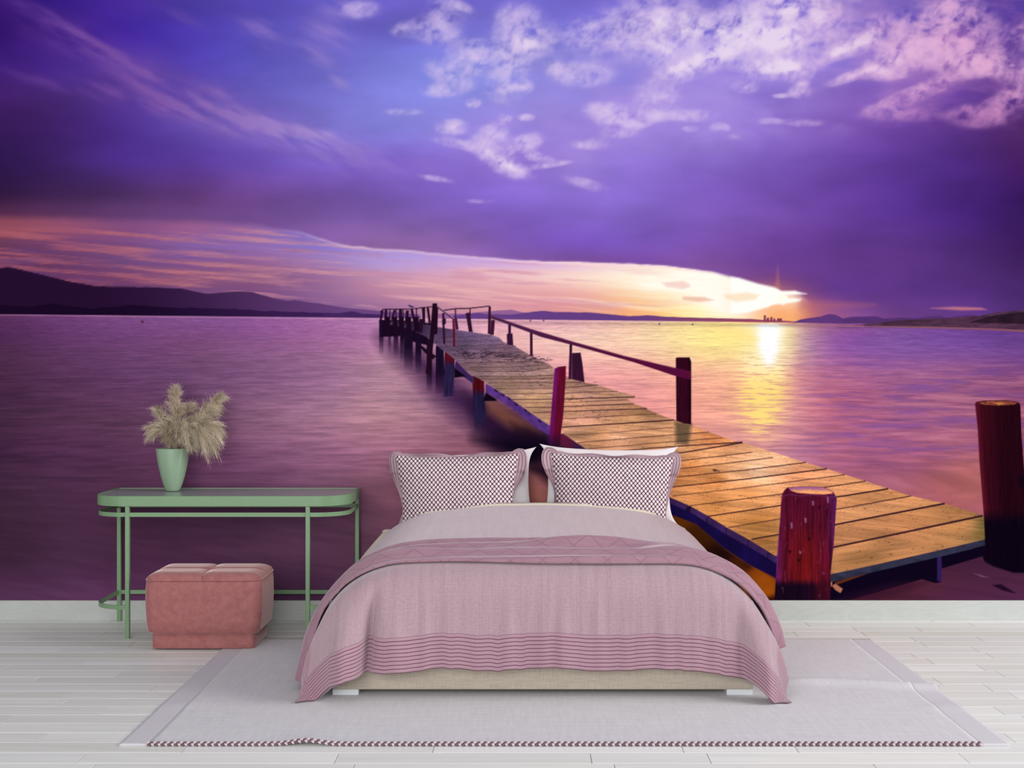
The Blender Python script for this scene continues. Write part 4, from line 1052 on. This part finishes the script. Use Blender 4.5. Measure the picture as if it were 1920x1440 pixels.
    hl = rough([(-300,560),(-120,530),(-40,506),(0,503),(19,501),(58,510),(135,529),(185,537),(270,538),(339,541),(385,551),(447,546.5),(474,548),(513,559),(536,564),(551,562.6),(601,569.6),(655,578),(713,583),(790,590)], 0.8, 91)
    cv.poly(hl + [(790,597),(-300,586)], lambda a, b: lerp3(np.array([36., 14, 46]), np.array([112., 72, 132]), np.clip(sstep(150, 780, a) + 0.0 * b, 0, 1)), 1.6)
    tr = rough([(-300,566),(0,572),(60,575),(100,569),(170,578),(250,572),(300,576),(420,579),(500,583),(640,588)], 1.8, 95, 4)
    cv.poly(tr + [(640,595),(-300,586)], lambda a, b: lerp3(np.array([24., 8, 36]), np.array([60., 32, 84]), sstep(200, 640, a)), 1.6)
    tr = rough([(605,590),(640,586),(660,584),(680,588),(700,589),(716,590)], 1.2, 96, 3)
    cv.poly(tr + [(716,596),(605,595)], (66,38,92), 1.4)
    cv.poly(rough([(820,588),(870,588),(925,583),(959,580.6),(978,585),(1010,590)], .4, 97) + [(1010,599),(820,597)], (146,96,146), 1.6)
    cv.poly(rough([(850,592),(880,589),(895,586),(910,589),(960,590),(1002,584),(1023,583),(1040,585),(1107,586),(1150,590),(1180,593),(1213,591),(1240,593),(1273,595),(1313,596),(1407,598),(1480,602),(1500,604)], .7, 98) + [(1500,605),(1280,602.5),(850,597.6)],
            lambda a, b: lerp3(np.array([100., 62, 130]), np.array([150., 70, 100]), sstep(1150, 1400, a)), 1.5)
    for (x0, x1, t) in ((1432,1436,591),(1437,1442,596),(1444,1448,594.5),(1450,1452,597),(1457,1466,597),(1450,1454,598)):
        cv.poly([(x0,603),(x0,t),(x1,t),(x1,603)], (132,58,84), 1.2)
    cv.poly(rough([(1488,604),(1500,599),(1520,596),(1540,593),(1550,589.5),(1556,588.5),(1566,590),(1580,597),(1597,594),(1643,593),(1660,598)], .6, 99, 4) + [(1680,607),(1560,606.5),(1488,605)], lambda a, b: lerp3(np.array([100., 58, 120]), np.array([84., 50, 118]), sstep(1500, 1640, a)), 1.4)
    cv.poly(rough([(1580,600),(1620,598),(1670,597),(1700,595),(1720,597),(1750,592),(1765,592),(1770,596),(1812,591),(1830,591),(1836,596),(1900,590)], 1.0, 101, 4) + [(1900,612),(1580,606)], (84,50,108), 1.3)
    hd = rough([(1600,610),(1640,607),(1670,602),(1690,600),(1747,598),(1790,596),(1820,594),(1850,590),(1873,585),(1920,581),(2000,578),(2300,570)], 1.2, 103, 4)
    cv.poly(hd + [(2300,622),(1920,619),(1850,615.5),(1720,612),(1600,611)], lambda a, b: np.array([72., 44, 66]) * (0.75 + 0.7 * fbm(a / 18, b / 5, 4, 105))[..., None], 1.3)
    cv.poly(rough([(1815,604),(1840,598),(1860,592),(1880,588),(1920,585),(2300,574)], 2, 107, 4) + [(2300,612),(1920,607),(1860,606)], lambda a, b: np.array([40., 24, 38]) * (0.7 + 0.7 * fbm(a / 14, b / 6, 4, 109))[..., None], 2)
    cv.poly([(1600,611),(1720,612),(1850,615.5),(1920,619),(2300,624),(2300,628),(1920,622.5),(1850,618.5),(1720,615),(1560,611)], (138,84,92), 1.5)
    cv.line([(1460,608.5),(1620,612)], 1.6, (190,120,130), .7)
    cv.poly([(265,602),(269,602),(269,605.5),(265,605.5)], (84,14,36), 1.4)
    for bx, by in ((993,600),(1018,599.5),(1235,606),(1297,607)): cv.poly([(bx,by),(bx+2.5,by),(bx+2.5,by+3),(bx,by+3)], (96,60,110), 1.4)
    # ---- reflections and dark water round the jetty
    cv.poly([(712,632),(745,640),(790,650),(835,690),(870,720),(905,745),(960,775),(1028,812),(1045,850),(1010,870),(940,840),(890,800),(850,775),(815,745),(775,700),(735,665)], (44,18,58), 46, .78)
    cv.poly([(870,735),(900,748),(965,772),(1030,815),(1030,850),(990,858),(930,835),(890,800)], (36,14,44), 26, .75)
    cv.poly([(905,738),(930,752),(975,782),(1012,812),(960,806),(915,775)], (150,92,62), 18, .6)
    cv.poly([(955,790),(990,800),(1020,825),(1000,835),(965,815)], (40,18,28), 12, .6)
    cv.poly([(890,822),(960,818),(1030,818),(1130,850),(1130,880),(1040,862),(1000,872),(940,850)], (16,7,26), 40, 1.0)
    cv.poly([(1000,880),(1060,870),(1260,940),(1260,980),(1100,960),(1020,900)], (24,10,34), 20, .9)
    cv.poly([(960,880),(1020,905),(1060,960),(960,980)], (196,124,106), 40, .6)
    # ground under the near end
    cv.poly([(1250,950),(1310,985),(1360,1030),(1410,1062),(1458,1090),(1458,1130),(1250,1130)], idw([(1270,975,(96,48,8)),(1310,1000,(64,30,10)),(1350,1040,(30,12,12)),(1400,1060,(60,26,10)),(1430,1085,(156,78,16)),(1440,1110,(170,84,14)),(1420,1075,(140,66,14)),(1450,1126,(40,10,10))]), 3)
    # under-deck dark timbers at the near end
    cv.poly([(1556,1085),(1700,1056),(1800,1033),(1908,1008),(1925,1000),(1925,1075),(1850,1056),(1842,1043),(1765,1066),(1764,1092),(1752,1093),(1728,1086),(1590,1126),(1545,1126)], (13,5,26), 2.0)
    cv.poly([(1842,1043),(1860,1038),(1925,1030),(1925,1074),(1900,1074),(1862,1062),(1845,1052)], (16,6,24), 2.5)
    cv.poly([(1757,1044),(1765,1042),(1766,1066),(1764,1092),(1757,1088)], (46,28,84), 1.6)
    cv.poly([(1564,1092),(1600,1080),(1632,1072),(1620,1078),(1570,1096)], (110,54,20), 2, .8)
    # ---- pilings in the water, from far to near
    def pile(pts, top, bot, f0, f1, cut):
        cv.poly(pts, lambda a, b: lerp3(np.array(top, float), np.array(bot, float), sstep(cut - 5, cut + 12, b)), 1.5, fade=(f0, f1), grain=.35)
    dk1 = (30,10,34)
    cv.poly([(712,600),(742,600),(808,606),(820,640),(804,648),(778,642),(752,630),(712,632)], (24,8,28), 2)
    for (x0, x1, y0, y1) in ((711,719,600,668),(728,733,604,664),(738,747,606,672),(750,758,606,680),(758,774,615,696),(779,790,620,704),(800,810,622,738)):
        cv.poly([(x0,y0),(x1,y0),(x1,y1),(x0,y1)], (26,10,36), 2, fade=(y1 - 45, y1))
    cv.poly([(817,650),(822,645),(832,652),(834,700),(831,738),(817,738)], (26,12,40), 1.6, fade=(700, 742), grain=.3)
    cv.poly([(780,640),(800,655),(818,668),(812,674),(795,660)], (26,10,34), 1.6)
    pile([(834,643),(838,641),(850,642),(854,650),(852,690),(850,742),(832,745),(834,690)], (84,12,28), (38,28,64), 735, 762, 676)
    pile([(887,694),(891,692),(904,692.5),(907,697),(908,740),(911,775),(909,810),(890,810),(888,770),(886,720)], (74,10,20), (34,26,60), 780, 815, 731)
    cv.poly([(888,693),(904,692.5),(906,697),(889,698)], (120,36,30), 2, .6)
    # ---- deck
    def deckcol(a, b):
        c = DECK_COL(a, b)
        k = np.zeros(a.shape)
        for (p, m, q, w) in PLANK_LINES:
            ly = np.interp(a, [p[0], m[0], q[0]], [p[1], m[1], q[1]]); k = k + (b > ly)
        rnd = np.random.RandomState(5).rand(60, 3) - 0.5
        ki = np.clip(k.astype(int), 0, 59)
        c = c * (1 + 0.14 * rnd[ki, 0])[..., None] + 10 * rnd[ki][..., 1:2]
        t = b + 0.13 * (a - 1300); sc = np.clip((b - 560) / 380, 0.15, 1.2)
        gr = fbm(a / (70 * sc) + ki * 7.3, t / (3.2 * sc) + ki * 3.1, 4, 111, .62); bl = fbm(a / (60 * sc) + ki * 3.7, t / (16 * sc) + ki * 1.1, 3, 117)
        sp = np.clip((fbm(a / (5 * sc), t / (3.0 * sc), 3, 121, .65) - 0.72) * 9, 0, 1)
        c = c * (1 + 0.34 * (gr - .5) + 0.36 * (bl - .5) + 0.05)[..., None]
        c = c * (1 - 0.30 * sp)[..., None]
        return np.clip(c, 0, 255)
    cv.poly(DECK, deckcol, 1.5)
    for (p, m, q, w) in PLANK_LINES:
        a = 0.55 + 0.4 * min(1, w / 2.4)
        cv.stroke(p, m, w * .8, w, (52,24,32), a, 1.4); cv.stroke(m, q, w, w * 1.15, (48,20,32), a, 1.4)
    # wet reflections and weed on the boards
    cv.poly([(1266,790),(1296,795),(1294,818),(1290,834),(1268,832),(1266,812)], (62,54,42), 9, .72)
    cv.poly([(1060,812),(1090,808),(1120,812),(1090,822),(1070,820)], (80,60,44), 12, .5)
    rs = np.random.RandomState(3)
    for _ in range(120):
        t = rs.rand(); x = 856 + 172 * t + rs.randn() * 4; y = 664 + 10 * t + rs.randn() * 4.5; l = 3 + 9 * rs.rand(); a = rs.randn() * .25
        cv.stroke((x, y), (x + l * math.cos(a), y + l * math.sin(a)), 1.0 + rs.rand(), .6, (42,24,38), .75, 1.2)
    for _ in range(90):
        x, y = [(970 + rs.randn() * 16, 700 + rs.randn() * 6), (1010 + rs.randn() * 12, 720 + rs.randn() * 6), (1085 + rs.randn() * 30, 735 + rs.randn() * 22), (1130 + rs.randn() * 16, 778 + rs.randn() * 6), (1080 + rs.randn() * 10, 752 + rs.randn() * 5)][rs.randint(5)]
        cv.stroke((x, y), (x + 2 + 5 * rs.rand(), y + rs.randn() * 1.2), 1.0, .5, (60,36,34), .65, 1.2)
    cv.poly([(1335,879),(1342,880),(1350,883),(1338,884)], (60,40,44), 1.6, .9)
    for _ in range(60):
        x = 1300 + 520 * rs.rand(); y = np.interp(x, [1300, 1560, 1820], [905, 985, 985]) + rs.randn() * 22
        cv.stroke((x, y), (x + 3 + 8 * rs.rand(), y - 1.2), .9, .6, (92,56,40), .55, 1.2)
    # ---- edge beams (fascia)
    def fas(a, b): return np.array([80., 46, 116]) * (0.8 + 0.5 * fbm(a / 9, b / 9, 3, 131))[..., None]
    cv.poly([(911,719),(955,746),(1015,788),(1034,800),(1034,818),(1010,805),(982,783),(945,755),(911,736)], fas, 1.5)
    cv.poly([(855,676),(878,700),(889,708),(888,720),(868,706),(852,690)], (58,34,84), 1.5)
    cv.poly([(911,736),(930,748),(932,752),(906,752)], (16,8,22), 1.8)
    cv.poly([(852,690),(874,706),(852,708)], (16,6,22), 1.8)
    for x, y in ((930,731),(943,739),(955,746),(968,757),(985,768),(1012,788)): cv.poly([(x-3,y-2),(x+3,y+1),(x+3,y+5),(x-3,y+2)], (34,22,60), 1.3)
    cv.poly([(1050,815),(1056,813),(1100,843),(1126,854),(1140,866),(1120,868),(1090,856),(1050,834)], lambda a, b: lerp3(np.array([92., 26, 58]), np.array([40., 30, 74]), sstep(1060, 1100, a)), 1.5)
    cv.poly([(1075,846),(1100,852),(1130,868),(1110,872),(1070,858)], (20,10,30), 2)
    cv.poly([(1240,925),(1259,934),(1294,949),(1328,968),(1364,990),(1404,1012),(1457,1045),(1462,1088),(1407,1060),(1358,1028),(1306,983),(1262,966),(1240,955)], lambda a, b: np.array([22., 12, 62]) * (0.75 + 0.5 * fbm(a / 20, b / 20, 3, 133))[..., None], 1.5)
    cv.poly([(1240,924),(1259,934),(1294,949),(1328,968),(1364,990),(1404,1012),(1458,1045),(1458,1058),(1404,1025),(1360,1001),(1326,980),(1294,960),(1259,945),(1240,936)], lambda a, b: np.array([58., 34, 84]) * (0.8 + 0.4 * fbm(a / 14, b / 14, 3, 135))[..., None], 1.5)
    for x, y in ((1294,949),(1326,969),(1362,990),(1403,1013),(1440,1036)): cv.stroke((x, y), (x - 1, y + 12), 1.8, 1.8, (24,12,44), .9)
    cv.poly([(1288,951),(1295,949),(1294,960),(1284,957)], (30,16,36), 1.5)
    cv.poly([(1556,1077),(1640,1059),(1740,1037),(1820,1018),(1906,997),(1906,1004),(1820,1030),(1740,1049),(1640,1072),(1556,1092)], lambda a, b: np.array([46., 46, 68]) * (0.75 + 0.5 * fbm(a / 16, b / 8, 3, 137))[..., None], 1.5)
    cv.poly([(1870,1012),(1908,1000),(1910,1028),(1900,1048),(1896,1012)], (34,22,56), 1.8)
    # ---- far railings and posts
    D = (38,12,36)
    cv.line([(713,585),(718,580),(760,579.5),(779,579),(790,577),(812,575)], 1.7, D)
    for x0, y0, x1, y1, w in ((717,582,713,606,4.5),(724,580,723,600,5),(731,580,731,600,2),(740,581,735,600,4),(743,580,742,598,2),(751,580,751,606,6.5),(756,580,756,604,2),(764,582,762,606,6),(772,580,777,604,5),(781,577,781,616,2.2),(790,598,788,624,8),(793,577,795,606,4.5),(796,576,796,610,2.4),(802,577,806,606,4.5)):
        cv.stroke((x0, y0), (x1, y1), w, w, D, .97)
    for x in (722,736,748,762,776): cv.poly([(x,594),(x+9,594),(x+10,622),(x,622)], (28,9,30), 2)
    cv.poly([(765,571),(769,572),(774,574),(778,576),(772,577.5),(767,575)], (70,52,110), 1.5)
    cv.poly([(811,569),(819,568.5),(821.5,580),(820,626),(814,628),(807,703),(798,700),(806,630)], (34,10,30), 1.5, grain=.3)
    cv.line([(819,575),(834,586),(852,600)], 2.4, (64,34,66)); cv.line([(820,574),(852,597.5)], 1.2, (150,110,150))
    cv.stroke((831,587), (833,645), 4, 4, (50,14,40)); cv.poly([(829,598),(836,597),(836,608),(829,609)], (44,14,36), 1.4)
    cv.stroke((850.5,598), (851.5,650), 4.4, 4.4, (92,18,44))
    cv.line([(832,582),(853,579),(881,578),(918,574),(920,578)], 2.2, (62,28,58))
    cv.stroke((854,579), (854,600), 2.6, 2.6, (62,28,58)); cv.poly([(853,598),(857,597),(860,618),(854,618)], (52,22,54), 1.5)
    cv.stroke((881.5,578), (881.5,592), 2.2, 2.2, (62,28,58)); cv.poly([(873,587),(881,586),(886.5,623),(879,622)], (48,18,44), 1.5)
    cv.poly([(916,575),(920.5,575),(920,627),(914.5,626)], (58,18,44), 1.4); cv.poly([(921,600),(928,600),(926,628),(919,628)], (62,20,50), 1.4)
    cv.poly([(950,626),(961,625),(962.5,648),(951,646)], (54,20,52), 1.5); cv.stroke((955.5,604), (955.5,627), 5, 5, (54,20,52))
    cv.stroke((996,620), (996.5,668), 5, 5.4, (64,22,54))
    cv.stroke((1070.5,642), (1068.5,711), 5, 5.6, (58,20,48)); cv.poly([(1072,662),(1088.5,661),(1092,680),(1096,717),(1072,711)], lambda a, b: lerp3(np.array([52., 18, 44]), np.array([84., 44, 110]), sstep(1086, 1095, a - (b - 661) * .13)), 1.5, grain=.2)
    # near right post and rail
    cv.poly([(1267,671.5),(1270,670),(1293,670),(1296,678),(1296,796),(1282,794),(1268,789)], lambda a, b: lerp3(np.array([50., 8, 28]), np.array([30., 4, 20]), sstep(1285, 1296, a)), 1.5, grain=.3)
    cv.poly([(921,591),(957,604),(998,617.5),(1073,640),(1170,667),(1267,690),(1295,696),(1295,712),(1264.6,704.6),(1187.5,679),(1073,647),(1015,632),(957,610),(921,597)], lambda a, b: lerp3(np.array([70., 34, 70]), np.array([84., 14, 56]), sstep(930, 1200, a)), 1.5)
    cv.line([(921,591.5),(998,618),(1073,641),(1170,668),(1267,691)], 1.4, (150,70,100), .55)
    # ---- leaning post at the left edge, big bollards
    cv.poly([(1040,691),(1047,688),(1061,686),(1061,705),(1056,780),(1052,810),(1050,842),(1027,842),(1031,800),(1036,740)], lambda a, b: lerp3(lerp3(np.array([108., 18, 92]), np.array([92., 12, 40]), sstep(-3, 5, (a - 1046) + (b - 690) * .07)), np.array([34., 14, 44]), sstep(800, 850, b)), 1.5, grain=.2)
    def red(a, b):
        t = (a - 1455) / 115
        c = lerp3(np.array([80., 14, 38]), np.array([110., 20, 24]), np.exp(-((t - .45) / .3) ** 2) * sstep(950, 1060, b))
        c = lerp3(c, np.array([84., 26, 84]), sstep(.78, 1.0, t) * (1 - sstep(1000, 1080, b)))
        c = lerp3(c, np.array([96., 26, 84]), (1 - sstep(0, .12, t - .02)))
        c = lerp3(c, np.array([24., 8, 26]), sstep(1082, 1100, b + 12 * (fbm(a / 9, b * 0, 3, 141) - .5)) * (1 - .7 * np.exp(-((t - .8) / .14) ** 2)))
        f = fbm(a / 3.0 + 2 * fbm(a / 30, b / 60, 2, 143), b / 60, 4, 145, .6)
        c = c * (0.55 + 0.9 * f)[..., None]
        w = np.clip((fbm(a / 5, b / 14, 3, 147) - .76) * 9, 0, 1); c = c + (np.array([130., 80, 140]) - c) * (.4 * w)[..., None]
        return np.clip(c, 0, 255)
    cv.poly([(1466,927),(1470,920),(1476,914),(1503,912),(1542,913),(1556,918),(1563,923),(1569,936),(1567,961),(1563,1022),(1557,1077),(1558,1104),(1556,1130),(1452,1130),(1454,1089),(1457,1040),(1463,968),(1464,945)], red, 1.5)
    cv.poly([(1478,915),(1503,912),(1542,913.5),(1558,920),(1562,925),(1545,927),(1520,926),(1495,924),(1483,920)], lambda a, b: lerp3(np.array([158., 96, 140]), np.array([250., 168, 110]), sstep(915, 923, b + 6 * (fbm(a / 7, b / 3, 3, 149) - .5))), 1.8)
    cv.line([(1464,932),(1480,927),(1500,930),(1525,928),(1566,932)], 2, (110,40,110), .6)
    for x, y, h in ((1484,985,12),(1524,943,9),(1552,937,12),(1510,975,10),(1500,1035,6)): cv.poly([(x-2,y-h/2),(x+2,y-h/2+2),(x+2,y+h/2),(x-1,y+h/2)], (176,140,190), 1.8, .55)
    for x, y in ((1481,1034),(1536,951),(1498,1050),(1517,1010)): cv.poly([(x-3,y-3),(x+3,y-2),(x+2,y+4),(x-2,y+3)], (40,6,18), 2, .8)
    cv.poly([(1560,1098),(1566,1094),(1580,1104),(1576,1112),(1566,1106)], (190,120,90), 1.6, .9)
    def red2(a, b):
        t = (a - 1828) / 92
        c = lerp3(np.array([58., 10, 24]), np.array([34., 6, 18]), sstep(.1, .7, t))
        c = lerp3(c, np.array([96., 18, 40]), (1 - sstep(0.0, .14, t - .00045 * (b - 756) * 2)) * .9)
        c = lerp3(c, np.array([12., 4, 18]), sstep(950, 985, b))
        return c * (0.7 + 0.6 * fbm(a / 3, b / 60, 4, 153, .6))[..., None]
    cv.poly([(1828,757),(1831,753),(1846,751),(1887,750.5),(1910,754),(1913,760),(1915,814),(1921,890),(1926,980),(1930,1074),(1890,1070),(1848,1050),(1845,976),(1836,862),(1833,805)], red2, 1.6)
    cv.poly([(1833,755),(1850,752),(1887,751.5),(1909,755),(1900,759),(1870,760),(1845,759)], lambda a, b: np.array([118., 58, 44]) * (0.5 + 1.1 * fbm(a / 5, b / 3, 3, 157))[..., None], 1.6)
    cv.poly([(1862,754),(1880,754),(1886,757),(1872,760)], (206,128,70), 2, .7)
    cv.poly([(1908,890),(1922,892),(1922,915),(1910,912)], (18,6,20), 3, .8)
    # beach at the lower right
    cv.poly([(1860,1097),(1876,1095),(1888,1102),(1905,1113),(1880,1107)], (26,8,30), 3, .9)
    cv.poly([(1824,1074),(1840,1078),(1856,1083),(1840,1082)], (140,90,110), 2, .6)
    cv.poly([(1560,1126),(1600,1112),(1680,1090),(1740,1092),(1700,1110),(1640,1128)], (46,16,40), 14, .5)
    cv.img = np.clip(cv.img, 0, 255)

def axis(parts):
    return np.unique(np.concatenate([np.arange(a, b, st) for a, b, st in parts] + [[parts[-1][1]]]))
MUR_X0, MUR_X1, MUR_Y0, MUR_Y1 = -264, 2184, -120, 1126.5
mur_V, mur_F, mur_C, off = [], [], [], 0
for ys_, stp in (((MUR_Y0, 540), 2.4), ((540, MUR_Y1), 1.4)):
    cv = Canvas(axis([(MUR_X0, 0, 12), (0, 1920, stp), (1920, MUR_X1, 12)]), axis([(ys_[0], 0, 12), (0, ys_[1], stp)]) if ys_[0] < 0 else axis([(ys_[0], ys_[1], stp)]))
    paint(cv)
    sc_ = WALL / FPX
    V = np.stack([(cv.X - VPX) * sc_, np.full(cv.X.shape, WALL - 0.002), CAMH - (cv.Y - VPY) * sc_], -1).reshape(-1, 3)
    F = grid_faces(len(cv.xs), len(cv.ys), off)[:, ::-1]
    mur_V.append(V); mur_F.append(F); mur_C.append(cv.img.reshape(-1, 3)); off += len(V)
me = mesh_np('wall_mural', np.concatenate(mur_V), np.concatenate(mur_F), smooth=False)
ca = me.color_attributes.new('print', 'FLOAT_COLOR', 'POINT')
allV = np.concatenate(mur_V)
lin = srgb(np.concatenate(mur_C)) * PRINT_GAIN / (np.interp(allV[:, 0], PRINT_X, PRINT_E) * np.interp(allV[:, 2], [0.1, 1.5], [0.87, 1.0]))[:, None]  # uneven room light cancelled in the print colour, lightened further towards the floor
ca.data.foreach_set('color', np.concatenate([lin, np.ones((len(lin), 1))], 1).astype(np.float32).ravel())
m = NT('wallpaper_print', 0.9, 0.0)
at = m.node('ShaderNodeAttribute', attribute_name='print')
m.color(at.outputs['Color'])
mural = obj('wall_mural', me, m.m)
mural['label'] = 'wallpaper mural of a wooden jetty over calm water under a purple sunset sky'
mural['category'] = 'mural'
del mur_V, mur_F, mur_C, lin, allV
